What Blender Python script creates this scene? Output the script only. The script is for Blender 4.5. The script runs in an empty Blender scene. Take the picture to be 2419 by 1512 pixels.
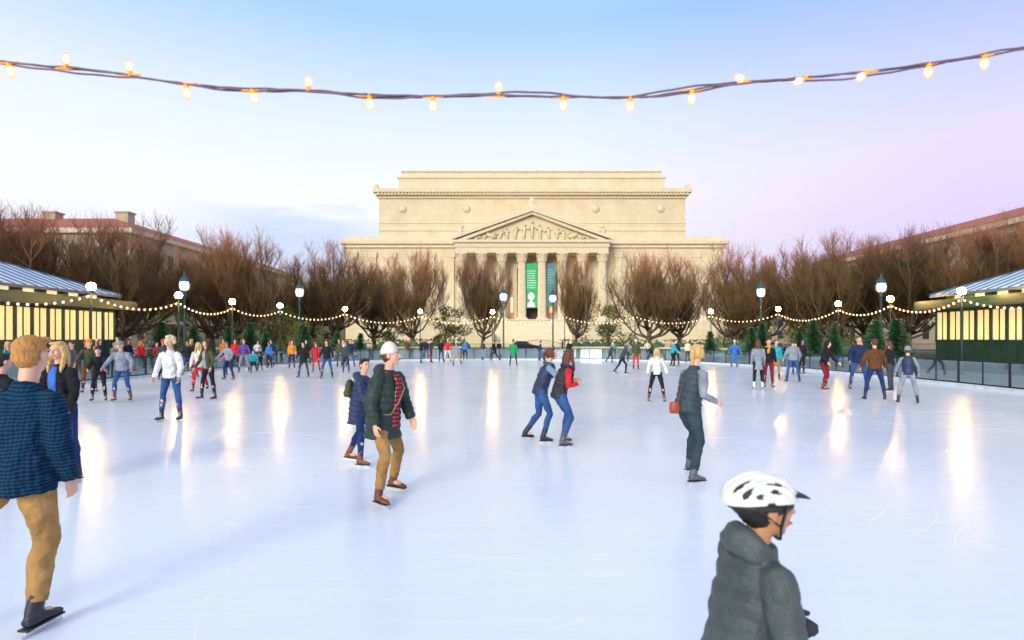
import bpy, math, random
from mathutils import Vector, Matrix
import time
T0=time.time()
random.seed(7)
sc=bpy.context.scene
COL=sc.collection
rad=math.radians
def lin(c):
    return tuple(((x/255)/12.92 if x/255<=0.04045 else ((x/255+0.055)/1.055)**2.4) for x in c)
# ---------------------------------------------------------------- mesh builder
class MB:
    def __init__(s): s.v=[];s.f=[];s.m=[]
    def tube(s,pts,rd,xd=(1,0,0),n=8,mi=0,caps=True):
        pts=[Vector(p) for p in pts]; xd=Vector(xd); k=len(pts); b=len(s.v)
        for i,p in enumerate(pts):
            t=(pts[min(i+1,k-1)]-pts[max(i-1,0)])
            if t.length<1e-7: t=Vector((0,0,1))
            t.normalize()
            x=xd-t*xd.dot(t)
            if x.length<1e-3:
                x=Vector((0,1,0)); x=x-t*x.dot(t)
                if x.length<1e-3: x=Vector((0,0,1))
            x.normalize(); y=t.cross(x)
            r=rd[i] if isinstance(rd,(list,tuple)) else rd
            if not isinstance(r,(list,tuple)): r=(r,r)
            for j in range(n):
                a=2*math.pi*j/n
                s.v.append(p+x*(r[0]*math.cos(a))+y*(r[1]*math.sin(a)))
        for i in range(k-1):
            for j in range(n):
                a=b+i*n+j; c=b+i*n+(j+1)%n
                s.f.append((a,c,c+n,a+n)); s.m.append(mi)
        if caps:
            s.f.append(tuple(b+j for j in range(n))[::-1]); s.m.append(mi)
            s.f.append(tuple(b+(k-1)*n+j for j in range(n))); s.m.append(mi)
    def ell(s,c,r,M=None,seg=12,rings=8,mi=0):
        if not isinstance(r,(list,tuple)): r=(r,r,r)
        b=len(s.v); c=Vector(c)
        def P(x,y,z):
            v=Vector((x*r[0],y*r[1],z*r[2]))
            if M is not None: v=M@v
            return c+v
        s.v.append(P(0,0,1))
        for i in range(1,rings):
            t=math.pi*i/rings
            for j in range(seg):
                a=2*math.pi*j/seg
                s.v.append(P(math.sin(t)*math.cos(a),math.sin(t)*math.sin(a),math.cos(t)))
        s.v.append(P(0,0,-1)); e=len(s.v)-1
        for j in range(seg):
            s.f.append((b,b+1+j,b+1+(j+1)%seg)); s.m.append(mi)
            q=b+1+(rings-2)*seg
            s.f.append((q+j,e,q+(j+1)%seg)); s.m.append(mi)
        for i in range(rings-2):
            for j in range(seg):
                a=b+1+i*seg+j; c2=b+1+i*seg+(j+1)%seg
                s.f.append((a,a+seg,c2+seg,c2)); s.m.append(mi)
    def box(s,lo,hi,M=None,mi=0,o=(0,0,0)):
        b=len(s.v); o=Vector(o)
        for z in (lo[2],hi[2]):
            for (x,y) in ((lo[0],lo[1]),(hi[0],lo[1]),(hi[0],hi[1]),(lo[0],hi[1])):
                v=Vector((x,y,z))
                if M is not None: v=M@v
                s.v.append(v+o)
        for q in ((3,2,1,0),(4,5,6,7),(0,1,5,4),(1,2,6,5),(2,3,7,6),(3,0,4,7)):
            s.f.append(tuple(b+i for i in q)); s.m.append(mi)
    def poly(s,pts,mi=0):
        b=len(s.v)
        for p in pts: s.v.append(Vector(p))
        s.f.append(tuple(range(b,b+len(pts)))); s.m.append(mi)
    def prism(s,pts,dv,mi=0):
        # planar outline extruded by vector dv
        b=len(s.v); n=len(pts); dv=Vector(dv)
        for p in pts: s.v.append(Vector(p))
        for p in pts: s.v.append(Vector(p)+dv)
        s.f.append(tuple(range(b,b+n))[::-1]); s.m.append(mi)
        s.f.append(tuple(range(b+n,b+2*n))); s.m.append(mi)
        for i in range(n):
            j=(i+1)%n
            s.f.append((b+i,b+j,b+n+j,b+n+i)); s.m.append(mi)
BAKE=[]
_tex={}
def cloud(sz):
    if sz not in _tex:
        t=bpy.data.textures.new("folds","CLOUDS"); t.noise_scale=sz; t.noise_depth=1; _tex[sz]=t
    return _tex[sz]
def build(name,mb,mats,parent=None,smooth=False,remesh=None,sm=3,disp=None,subsurf=0,solid=0,label=None,category=None,group=None,kind=None,loc=None,rotz=None,scale=1.0,bevel=0):
    me=bpy.data.meshes.new(name)
    vs=[tuple(v*scale) for v in mb.v] if scale!=1.0 else [tuple(v) for v in mb.v]
    me.from_pydata(vs,[],mb.f)
    if not isinstance(mats,(list,tuple)): mats=[mats]
    for m in mats: me.materials.append(m)
    if len(mats)>1: me.polygons.foreach_set("material_index",mb.m)
    if smooth: me.polygons.foreach_set("use_smooth",[True]*len(me.polygons))
    me.update()
    o=bpy.data.objects.new(name,me); COL.objects.link(o)
    fin(o,parent,label,category,group,kind,loc,rotz)
    if bevel:
        b=o.modifiers.new("b","BEVEL"); b.width=bevel; b.segments=2; b.limit_method='ANGLE'
    if remesh:
        r=o.modifiers.new("r","REMESH"); r.mode='VOXEL'; r.voxel_size=remesh; r.use_smooth_shade=True
        if sm:
            q=o.modifiers.new("s","SMOOTH"); q.factor=.5; q.iterations=sm
    if solid:
        q=o.modifiers.new("t","SOLIDIFY"); q.thickness=solid; q.offset=-1
    if subsurf:
        q=o.modifiers.new("u","SUBSURF"); q.levels=subsurf; q.render_levels=subsurf
    if disp:
        d=o.modifiers.new("d","DISPLACE"); d.texture=cloud(disp[0]); d.strength=disp[1]; d.mid_level=.5; d.texture_coords='LOCAL'
    if remesh or subsurf or disp or solid: BAKE.append(o)
    return o
def fin(o,parent=None,label=None,category=None,group=None,kind=None,loc=None,rotz=None):
    if parent is not None: o.parent=parent
    if loc is not None: o.location=loc
    if rotz is not None: o.rotation_euler=(0,0,rotz)
    if label: o["label"]=label
    if category: o["category"]=category
    if group: o["group"]=group
    if kind: o["kind"]=kind
def empty(name,**k):
    o=bpy.data.objects.new(name,None); COL.objects.link(o); o.empty_display_size=.3
    fin(o,**k); return o
def clone(src,loc=None,rotz=None,scale=None):
    o=src.copy(); COL.objects.link(o)
    if loc is not None: o.location=loc
    if rotz is not None: o.rotation_euler=(0,0,rotz)
    if scale is not None: o.scale=scale if isinstance(scale,(tuple,list)) else (scale,)*3
    for c in src.children:
        d=c.copy(); COL.objects.link(d); d.parent=o
        for g in c.children:
            h=g.copy(); COL.objects.link(h); h.parent=d
    return o
# ---------------------------------------------------------------- materials
def mixrgb(nt,f,a,b,bt='MIX'):
    n=nt.nodes.new("ShaderNodeMix"); n.data_type='RGBA'; n.blend_type=bt
    for idx,val in ((0,f),(6,a),(7,b)):
        if hasattr(val,'links'): nt.links.new(val,n.inputs[idx])
        elif idx==0: n.inputs[0].default_value=val
        else: n.inputs[idx].default_value=(*val[:3],1)
    return n.outputs[2]
def newmat(name):
    m=bpy.data.materials.new(name); m.use_nodes=True; nt=m.node_tree
    return m,nt,nt.nodes["Principled BSDF"]
def coord(nt,scale=(1,1,1),kind="Object",rot=(0,0,0)):
    tc=nt.nodes.new("ShaderNodeTexCoord"); mp=nt.nodes.new("ShaderNodeMapping")
    mp.inputs["Scale"].default_value=scale; mp.inputs["Rotation"].default_value=rot
    nt.links.new(tc.outputs[kind],mp.inputs["Vector"]); return mp.outputs["Vector"]
def noise(nt,vec,scale,detail=4,rough=.55):
    n=nt.nodes.new("ShaderNodeTexNoise"); n.inputs["Scale"].default_value=scale
    n.inputs["Detail"].default_value=detail; n.inputs["Roughness"].default_value=rough
    nt.links.new(vec,n.inputs["Vector"]); return n.outputs["Fac"]
def ramp(nt,fac,stops):
    r=nt.nodes.new("ShaderNodeValToRGB"); e=r.color_ramp.elements
    while len(e)<len(stops): e.new(.5)
    for i,(p,c) in enumerate(stops):
        e[i].position=p; e[i].color=(*c[:3],1) if isinstance(c,(tuple,list)) else (c,c,c,1)
    nt.links.new(fac,r.inputs[0]); return r.outputs[0]
def addbump(nt,p,h,strength,dist=.01):
    b=nt.nodes.new("ShaderNodeBump"); b.inputs["Strength"].default_value=strength; b.inputs["Distance"].default_value=dist
    nt.links.new(h,b.inputs["Height"]); nt.links.new(b.outputs[0],p.inputs["Normal"])
def M(name,col,rough=.7,var=.2,scale=6,bump=0,bscale=40,dist=.01,metal=0,emit=None,es=0,spec=.5):
    m,nt,p=newmat(name)
    v=coord(nt)
    f=noise(nt,v,scale)
    c=mixrgb(nt,ramp(nt,f,[(.3,0),(.7,1)]),tuple(x*(1-var) for x in col),tuple(min(1,x*(1+var)) for x in col))
    nt.links.new(c,p.inputs["Base Color"])
    p.inputs["Roughness"].default_value=rough; p.inputs["Metallic"].default_value=metal
    p.inputs["Specular IOR Level"].default_value=spec
    if bump: addbump(nt,p,noise(nt,v,bscale),bump,dist)
    if emit:
        p.inputs["Emission Color"].default_value=(*emit,1); p.inputs["Emission Strength"].default_value=es
    return m
C=dict(black=(.015,.016,.02),navy=(.015,.03,.09),jeans=(.03,.08,.22),dark_blue=(.012,.03,.10),grey=(.25,.28,.33),dark_grey=(.05,.062,.07),
 white=(.72,.72,.70),red=(.6,.025,.03),maroon=(.2,.015,.03),khaki=(.40,.225,.075),brown=(.13,.05,.02),olive=(.07,.08,.035),green=(.02,.3,.12),
 teal=(.03,.38,.42),pink=(.8,.07,.28),purple=(.12,.06,.3),blue=(.05,.16,.5),orange=(.7,.28,.03),light_blue=(.25,.38,.55),dark_green=(.018,.036,.028),cream=(.70,.65,.54),tan=(.42,.27,.12),slate=(.03,.055,.07),green_grey=(.058,.075,.072))
_cm={}
def cloth(c,kind="cloth"):
    k=(c,kind)
    if k in _cm: return _cm[k]
    m,nt,p=newmat(kind+"_"+c); col=C[c]; v=coord(nt)
    f=ramp(nt,noise(nt,v,7,5),[(.3,0),(.72,1)])
    cc=mixrgb(nt,f,tuple(x*.72 for x in col),tuple(min(.95,x*1.3+.004) for x in col))
    if kind=="denim":
        cc=mixrgb(nt,ramp(nt,noise(nt,v,3,2),[(.45,0),(.7,.5)]),cc,tuple(min(.9,x*1.9+.01) for x in col))
    nt.links.new(cc,p.inputs["Base Color"])
    p.inputs["Roughness"].default_value=.5 if kind=="nylon" else .85
    p.inputs["Specular IOR Level"].default_value=.4 if kind=="nylon" else .2
    n1=nt.nodes.new("ShaderNodeMath"); n1.operation='ADD'
    nt.links.new(noise(nt,v,14,3),n1.inputs[0]); 
    n2=nt.nodes.new("ShaderNodeMath"); n2.operation='MULTIPLY'; n2.inputs[1].default_value=.25
    nt.links.new(noise(nt,v,160,2),n2.inputs[0]); nt.links.new(n2.outputs[0],n1.inputs[1])
    addbump(nt,p,n1.outputs[0],.7,.02)
    _cm[k]=m; return m
def plaid(name,base,dark,line,per=22):
    m,nt,p=newmat(name); tc=nt.nodes.new("ShaderNodeTexCoord")
    nz=nt.nodes.new("ShaderNodeTexNoise"); nz.inputs["Scale"].default_value=5; nt.links.new(tc.outputs["Object"],nz.inputs["Vector"])
    vm=nt.nodes.new("ShaderNodeVectorMath"); vm.operation='MULTIPLY_ADD'; vm.inputs[1].default_value=(.05,.05,.05)
    nt.links.new(nz.outputs["Color"],vm.inputs[0]); nt.links.new(tc.outputs["Object"],vm.inputs[2])
    outs=[]
    for d in ('X','Z'):
        w=nt.nodes.new("ShaderNodeTexWave"); w.wave_type='BANDS'; w.bands_direction=d
        w.inputs["Scale"].default_value=per/6.0; w.inputs["Distortion"].default_value=0
        nt.links.new(vm.outputs[0],w.inputs["Vector"]); outs.append(w.outputs["Fac"])
    f1=ramp(nt,outs[0],[(.25,0),(.70,1)]); f2=ramp(nt,outs[1],[(.25,0),(.70,.8)])
    c=mixrgb(nt,f1,base,tuple((a+b)/2 for a,b in zip(base,dark)))
    c=mixrgb(nt,f2,c,dark,'MIX')
    g=ramp(nt,outs[0],[(.93,0),(.97,.3)]); c=mixrgb(nt,g,c,line)
    mu=nt.nodes.new("ShaderNodeMath"); mu.operation='MULTIPLY'; nt.links.new(f1,mu.inputs[0]); nt.links.new(f2,mu.inputs[1])
    c=mixrgb(nt,mu.outputs[0],c,tuple(x*.6 for x in dark))
    nt.links.new(c,p.inputs["Base Color"]); p.inputs["Roughness"].default_value=.9; p.inputs["Specular IOR Level"].default_value=.15
    v=coord(nt); addbump(nt,p,noise(nt,v,14,4),.9,.03)
    return m
def hairmat(name,col):
    m,nt,p=newmat("hair_"+name); v=coord(nt,(60,60,9))
    f=noise(nt,v,1.5,4,.7)
    c=mixrgb(nt,ramp(nt,f,[(.3,0),(.7,1)]),tuple(x*.45 for x in col),tuple(min(1,x*1.3) for x in col))
    nt.links.new(c,p.inputs["Base Color"]); p.inputs["Roughness"].default_value=.55
    addbump(nt,p,f,.9,.01); return m
HAIR={k:hairmat(k,c) for k,c in dict(ginger=(.60,.27,.06),blond=(.75,.48,.16),light_blond=(.85,.66,.32),brown=(.10,.04,.015),black=(.012,.009,.008),auburn=(.14,.045,.018),grey=(.4,.4,.4)).items()}
def skinmat(name,col):
    m=M("skin_"+name,col,.5,.08,12,.15,90,.003); p=m.node_tree.nodes["Principled BSDF"]
    p.inputs["Subsurface Weight"].default_value=.08; p.inputs["Subsurface Radius"].default_value=(.02,.008,.004); return m
SKIN=dict(fair=skinmat("fair",(.74,.42,.28)),tan=skinmat("tan",(.50,.26,.13)),brown=skinmat("brown",(.48,.23,.105)))
m_lip=M("lips",(.5,.12,.1),.4,.1); m_eye=M("eye_white",(.8,.8,.8),.2,.02); m_iris=M("iris",(.03,.015,.01),.1,.02)
m_blade=M("steel_blade",(.75,.75,.78),.3,.05,metal=.6)
m_boot={k:M("boot_"+k,c,.5,.25,20,.3,60) for k,c in dict(brown=(.20,.07,.025),black=(.02,.022,.03),grey=(.09,.10,.12),white=(.7,.7,.7)).items()}
m_sole=M("sole",(.03,.03,.03),.7)
# ---------------------------------------------------------------- people
def lerp_rings(keys,n):
    out=[]; t0=keys[0][0]; t1=keys[-1][0]
    for i in range(n):
        t=t0+(t1-t0)*i/(n-1)
        for a,b in zip(keys,keys[1:]):
            if a[0]<=t<=b[0]+1e-9:
                u=(t-a[0])/(b[0]-a[0]); out.append((t,)+tuple(p+(q-p)*u for p,q in zip(a[1:],b[1:]))); break
    return out
POSES=dict(
 stand=dict(lean=3,R=(5,5,8),L=(-2,6,4),ra=(4,10,18,2),la=(0,10,22,2)),
 wide=dict(lean=5,R=(6,14,8),L=(4,14,8),ra=(6,22,25,8),la=(2,24,25,10)),
 stride=dict(lean=12,R=(30,4,18),L=(-14,6,28),ra=(-18,16,35,6),la=(28,14,40,2)),
 stride2=dict(lean=12,R=(-14,6,28),L=(28,5,16),ra=(26,16,40,4),la=(-16,16,30,6)),
 glide=dict(lean=14,R=(22,7,34),L=(8,9,26),ra=(12,30,30,15),la=(6,28,35,12)),
 push=dict(lean=22,R=(34,4,40),L=(-22,16,14),ra=(30,20,50,5),la=(-20,24,20,14)),
 bent=dict(lean=42,R=(30,6,34),L=(22,8,30),ra=(20,12,40,2),la=(25,12,35,2)),
 pockets=dict(lean=2,R=(3,6,4),L=(0,6,4),ra=(-12,22,55,-14),la=(-12,22,55,-14)),
)
def person(x,y,H,hd,top='black',legs='jeans',hair='brown',style='short',hat=None,hatc='black',hem=-.08,pose='stand',over=None,lod=2,
           label=None,vest=None,skin='fair',boot='black',glove=None,puff=False,scarf=None,shirt=None,hood=False,hs=1.0,fat=0.0,female=False,
           topmat=None,loose=0,outer='jacket',neck=0.0,hoodup=0.0):
    P=dict(side=0,twist=0,hy=0,hp=0); P.update(POSES[pose]); 
    if over: P.update(over)
    sc_=H/1.86
    lean=rad(P['lean']); sd=rad(P['side']); tw=rad(P['twist'])
    U=Vector((math.sin(sd),math.sin(lean)*math.cos(sd),math.cos(lean)*math.cos(sd))).normalized()
    Rv=Vector((math.cos(tw),-math.sin(tw),0)); Rv=(Rv-U*Rv.dot(U)).normalized(); F=U.cross(Rv)
    def sp(t):
        return U*t if t>=0 else Vector((0,.25*math.sin(lean)*t,t))
    def dv(a,o,sg): a=rad(a);o=rad(o); return Vector((sg*math.sin(o),math.sin(a)*math.cos(o),-math.cos(a)*math.cos(o)))
    legj={};armj={}
    for sg,k in ((1,'R'),(-1,'L')):
        a,o,kn=P[k][:3]; hip=Vector((sg*.088,0,-.03)); knee=hip+dv(a,o,sg)*.44; sa=a-kn
        ank=knee+dv(sa,o*.6,sg)*.43
        legj[sg]=(hip,knee,ank,sa,P[k][3] if len(P[k])>3 else 8)
    low=min(j[2].z for j in legj.values())
    for sg,k in ((1,'ra'),(-1,'la')):
        a,o,e,o2=P[k]; sh=sp(.44)+Rv*(sg*.165); base=P['lean']*.4
        el=sh+dv(a+base,o,sg)*.285; wr=el+dv(a+base+e,o2,sg)*.25
        armj[sg]=(sh,el,wr,(wr-el).normalized())
    off=-low+.14
    OF=Vector((0,0,off))
    vox={0:.006,1:.0105,2:.018}[lod]*max(.8,sc_)
    cvox={0:.009,1:.015,2:.026}[lod]*max(.8,sc_)
    ns={0:16,1:12,2:8}[lod]
    fw=.92 if female else 1.0
    # head frame
    nd=(U+Vector((0,0,.7))).normalized(); nb=sp(.50); hc=nb+nd*(.205+neck)+Vector((0,.012,0))
    HM=Matrix.Rotation(-rad(P['hy']),3,'Z')@Matrix.Rotation(-rad(P['hp']),3,'X')
    h_=lambda p:hc+OF+HM@(Vector(p)*hs)
    HS=HM*hs
    B=MB()
    keys=[(-.09,.07,.06),(-.04,.12,.09),(.03,.145,.10),(.15,.12,.085),(.28,.135,.095),(.40,.15,.095),(.455,.13,.08),(.50,.06,.055)]
    B.tube([sp(k[0])+OF for k in keys],[(k[1]*fw,k[2]) for k in keys],Rv,ns)
    B.tube([nb-nd*.04+OF,nb+nd*.05+OF,hc-nd*.05+OF],[.058,.052,.055],Rv,ns)
    if lod<2:
        e=lambda c,r,**k:B.ell(h_(c),r,HS,14,10)
        e((0,-.012,.03),(.076,.094,.088)); e((0,.022,-.03),(.062,.068,.072)); e((0,.048,-.082),(.032,.032,.026))
        e((0,.083,.035),(.045,.012,.014)); e((.036,.064,-.022),(.022,.02,.02)); e((-.036,.064,-.022),(.022,.02,.02))
        B.tube([h_((0,.086,.028)),h_((0,.102,-.002)),h_((0,.113,-.02)),h_((0,.09,-.034))],[.007,.009,.014,.010],(1,0,0),8)
        e((0,.088,-.053),(.024,.011,.007)); e((0,.085,-.066),(.02,.012,.008))
        for s_ in (1,-1): e((s_*.078,-.004,-.008),(.010,.022,.031))
    else:
        B.ell(h_((0,-.005,.025)),(.074,.09,.09),HS,10,8); B.ell(h_((0,.022,-.05)),(.055,.06,.06),HS,10,6)
        B.ell(h_((0,.1,-.015)),(.012,.015,.02),HS,6,4)
    def hand(MBx,sg,th=0.0):
        sh,el,wr,fd=armj[sg]; n_=Vector((-sg,.15,0)); n_=(n_-fd*n_.dot(fd)).normalized(); w=fd.cross(n_)
        if w.y<0 and abs(w.y)>.05 or (abs(w.y)<=.05 and w.z<0): w=-w
        wr=wr+OF
        MBx.tube([wr-fd*.02,wr+fd*.015,wr+fd*.05,wr+fd*.09],[(.024+th,.019+th),(.03+th,.017+th),(.04+th,.016+th),(.036+th,.013+th)],w,10)
        for i,(o_,l_) in enumerate(((.029,.07),(.0098,.08),(-.0098,.074),(-.029,.058))):
            b0=wr+fd*.082+w*o_
            d1=(fd+n_*.25).normalized(); d2=(fd+n_*.9).normalized(); d3=(fd*.5+n_*1).normalized()
            p1=b0+d1*l_*.45; p2=p1+d2*l_*.32; p3=p2+d3*l_*.25
            MBx.tube([b0-fd*.02,b0,p1,p2,p3],[.0088+th,.0088+th,.0082+th,.0075+th,.006+th],w,7)
        t0=wr+fd*.03+w*.03; t1=t0+(fd*.6+w*.75+n_*.3).normalized()*.035; t2=t1+(fd+w*.25+n_*.4).normalized()*.03
        MBx.tube([wr+fd*.02+w*.01,t0,t1,t2],[.014+th,.013+th,.0105+th,.008+th],n_,7)
    for sg in (1,-1):
        sh,el,wr,fd=armj[sg]
        B.tube([sh+OF,sh.lerp(el,.5)+OF,el+OF,el.lerp(wr,.3)+OF,wr+OF],[.047,.043,.034,.036,.024],(0,1,0),ns)
        hand(B,sg)
        hip,kn,an,sa,ty=legj[sg]
        B.tube([hip+OF,hip.lerp(kn,.4)+OF,kn+OF,kn.lerp(an,.35)+OF,an+OF],[.078,.07,.05,.05,.035],(1,0,0),ns)
        B.ell(an+OF+Vector((0,.04,-.04)),(.035,.09,.035))
    legword={'khaki':'tan'}.get(legs,legs)
    act=dict(stand='standing on skates',wide='standing on skates',stride='skating mid-stride',stride2='skating mid-stride',glide='gliding on skates',push='pushing off',bent='bending forward',pockets='hands in pockets')[pose]
    lab=label or f"person in {(vest or top).replace('_',' ')} {'vest' if vest else ('coat' if hem<-.2 else 'jacket')} and {legword.replace('_',' ')} trousers {act}"
    root=build("person",B,SKIN[skin],smooth=True,remesh=vox,sm={0:3,1:2,2:1}[lod],label=lab,category="person",group="people skating on the rink",loc=(x,y,.012),rotz=-rad(hd),scale=sc_)
    def part(name,mb,mat,**k): 
        return build(name,mb,mat,parent=root,smooth=True,scale=sc_,**k)
    # trousers
    T=MB(); g=.012*loose
    T.ell(OF+Vector((0,-.005,-.02)),((.15+fat*.5)*fw,.118+fat*.3,.12),None,ns,8)
    T.tube([sp(-.05)+OF,sp(.0)+OF,sp(.06)+OF],[(.14*fw,.11),(.148*fw+fat*.5,.112+fat*.3),(.135*fw+fat*.5,.105+fat*.3)],Rv,ns)
    for sg in (1,-1):
        hip,kn,an,sa,ty=legj[sg]
        pts=[hip+Vector((0,0,.03)),hip.lerp(kn,.35),hip.lerp(kn,.75),kn,kn.lerp(an,.3),kn.lerp(an,.65),kn.lerp(an,.86)]
        pts[4]=pts[4]+Vector((0,-.012,0))
        T.tube([p+OF for p in pts],[.094+g,.088+g,.069+g,.06+g,.062+g,.05+g*1.2,.046+g*1.2],(1,0,0),ns)
    part("trousers",T,cloth(legs,"denim" if legs in('jeans','dark_blue') else "cloth"),remesh=cvox*.85,sm=2,disp=(.07,.018) if lod<2 else None)
    # jacket
    J=MB(); f=fat
    jk=[(hem,.165+f,.132+f),(min(hem+.06,-.02),.168+f,.138+f),(.0,.165+f,.136+f),(.15,.15+f,.125+f),(.30,.16+f*.8,.13+f*.8),(.41,.165+f*.5,.118+f*.4),(.462,.145,.098),(.50,.085,.078),(.535,.074,.07)]
    if hem<-.2: jk[0]=(hem,.19+f,.16+f)
    pa=.019 if puff is True else (puff or 0)
    if puff:
        rr=lerp_rings(jk,60)
        rr=[(t,w+pa*abs(math.sin(t*math.pi/.085))**.7*(t<.46),d+pa*abs(math.sin(t*math.pi/.085))**.7*(t<.46)) for t,w,d in rr]
    else: rr=jk
    J.tube([sp(r[0])+OF for r in rr],[(r[1]*fw,r[2]) for r in rr],Rv,ns+4)
    S=MB() if vest else J
    for sg in (1,-1):
        sh,el,wr,fd=armj[sg]; q=0 if not vest else -.008
        ks=[(0,.068+q+f*.3),(.3,.064+q+f*.3),(.5,.057+q+f*.3),(.75,.053+q+f*.2),(1,.041+q+f*.2)]
        if puff and not vest: ks=[(z[0],z[1]+pa*.7*abs(math.sin(z[0]*math.pi*7))**.7) for z in lerp_rings(ks,42)]
        pts=[]
        for t,w in ks:
            p=sh.lerp(el,t*2) if t<.5 else el.lerp(wr,(t-.5)*2)
            pts.append(p+OF)
        S.tube([sh-Rv*(sg*.05)+U*.012+OF]+pts,[.055]+[w for t,w in ks],(0,1,0),ns)
    J.ell(sp(.512)+OF-F*.012,(.082,.078,.04),None,12,6)
    if hood:
        hr=1.0 if not hoodup else .9
        for dz,rs in ((0,1.0),)+(((hoodup,.86),) if hoodup else ()):
            J.tube([sp(.50)+OF+U*dz+Rv*(.105*rs*hr*math.cos(a))-F*(.035*hr+.085*rs*hr*math.sin(a))+U*(.035*math.sin(a)-.01) for a in [rad(-20+k*22) for k in range(11)]],[.03*hr]+[(.045+.018*math.sin(rad(k*22)))*hr*(.85 if hoodup else 1) for k in range(1,10)]+[.03*hr],(0,0,1),10)
        if hoodup: J.tube([sp(.47)+OF,sp(.53)+OF,sp(.50+hoodup+.01)+OF],[(.10,.09),(.088,.08),(.08,.074)],Rv,14)
    tm=topmat or cloth(vest or top,"nylon" if (puff or vest) else "cloth")
    part("vest" if vest else outer,J,tm,remesh=cvox*(.8 if puff else 1),sm=2 if not puff else 1,disp=((.05,.012) if puff else (.08,.030) if lod==0 else (.09,.02)) if lod<2 else None)
    if vest:
        part("sweater",S,cloth(top),remesh=cvox*.8,sm=2,disp=(.07,.012) if lod<2 else None)
    if shirt:
        Q=MB(); ks=[(max(-.10,hem+.04),.06,.02),(.0,.06,.02),(.15,.055,.02),(.3,.06,.02),(.42,.06,.02),(.5,.045,.03)]
        dep=[.142,.142,.132,.136,.124,.07]
        Q.tube([sp(k[0])+OF+F*(dep[i]+f-.008+(pa*.7)) for i,k in enumerate(ks)],[(k[1],k[2]) for k in ks],Rv,10)
        part("shirt",Q,shirt,remesh=.009,sm=2)
    if scarf:
        Q=MB()
        for k in range(12):
            a=k*math.pi/6; Q.ell(sp(.515+.012*math.sin(a*3))+OF+Rv*(.085*math.cos(a))+F*(.085*math.sin(a)),(.04,.04,.035))
        Q.tube([sp(.5)+OF+F*.12,sp(.40)+OF+F*.15+Rv*.04,sp(.28)+OF+F*.15+Rv*.05],[(.045,.02),(.05,.018),(.055,.012)],Rv,8)
        part("scarf",Q,scarf if not isinstance(scarf,str) else cloth(scarf),remesh=.014,sm=2)
    if glove:
        for sg in (1,-1):
            Q=MB(); hand(Q,sg,.0055); Q.tube([armj[sg][2]-armj[sg][3]*.05+OF,armj[sg][2]+armj[sg][3]*.01+OF],[.050,.036],(0,1,0),10)
            part("glove",Q,cloth(glove,"nylon"),remesh=.0055 if lod<2 else .014,sm=1)
    # skates
    for sg in (1,-1):
        hip,kn,an,sa,ty=legj[sg]; Q=MB()
        lift=an.z-low
        pit=-min(38,lift*200) if sa<0 else min(12,lift*80)
        FM=Matrix.Rotation(-rad(ty)*sg,3,'Z')@Matrix.Rotation(rad(pit),3,'X')
        A=an+OF
        q_=lambda p:A+FM@Vector(p)
        sd_=(kn-an).normalized()
        Q.tube([A+sd_*.15,A+sd_*.07,q_((0,-.005,0)),q_((0,-.012,-.055))],[(.052,.056),(.046,.052),(.043,.052),(.038,.05)],(1,0,0),12)
        Q.tube([q_((0,-.062,-.055)),q_((0,-.02,-.045)),q_((0,.05,-.045)),q_((0,.11,-.06)),q_((0,.165,-.068)),q_((0,.185,-.074))],[(.03,.028),(.042,.04),(.042,.036),(.046,.026),(.036,.018),(.015,.01)],(1,0,0),12)
        if lod<2:
            bo=part("skate",Q,m_boot[boot],remesh=.009 if lod==0 else .013,sm=2)
            Q=MB()
            Q.box((-.036,-.075,-.094),(.036,.175,-.083),FM,1,A)
            Q.box((-.003,-.085,-.14),(.003,.185,-.12),FM,0,A)
            Q.box((-.006,-.06,-.121),(.006,-.01,-.094),FM,0,A); Q.box((-.006,.08,-.121),(.006,.14,-.094),FM,0,A)
            bl=build("blade",Q,[m_blade,m_sole],parent=bo,scale=sc_)
            Q=MB()
            for k in range(5):
                z=-.02+k*.025; yy=.05-k*.004
                Q.tube([q_((-.03,yy+.0,z)),q_((.0,yy+.012,z+.012)),q_((.03,yy,z+.02))],.004,(0,1,0),5)
            build("lace",Q,m_boot['white'] if boot=='black' else m_sole,parent=bo,scale=sc_)
        else:
            Q.box((-.005,-.08,-.14),(.005,.18,-.09),FM,1,A)
            part("skate",Q,[m_boot[boot],m_blade])
    # hair
    Q=MB()
    E=lambda c,r:Q.ell(h_(c),r,HS,12,8)
    if hat is None:
        if style=='curly':
            random.seed(int(x*100))
            for k in range(46):
                a=random.uniform(0,2*math.pi); z=random.uniform(-.55,1)
                rr_=math.sqrt(1-z*z); px_,py_,pz_=rr_*math.cos(a),rr_*math.sin(a),z
                if py_>.35 and pz_<.45: continue
                E((px_*.1,-.02+py_*.095,.04+pz_*.10),(.034,.034,.034))
            E((0,-.03,.05),(.095,.09,.1))
        else:
            E((0,-.020,.043),(.084,.094,.088)); E((0,-.040,.002),(.078,.066,.085)); E((.03,.045,.098),(.05,.04,.022)); E((-.035,.04,.098),(.045,.04,.022))
            if style!='short':
                for s_ in (1,-1): E((s_*.07,.0,-.0),(.022,.05,.075))
    elif hat=='none': E((0,-.030,.0),(.079,.068,.074))
    else: E((0,-.035,-.0),(.082,.075,.085))
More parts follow.
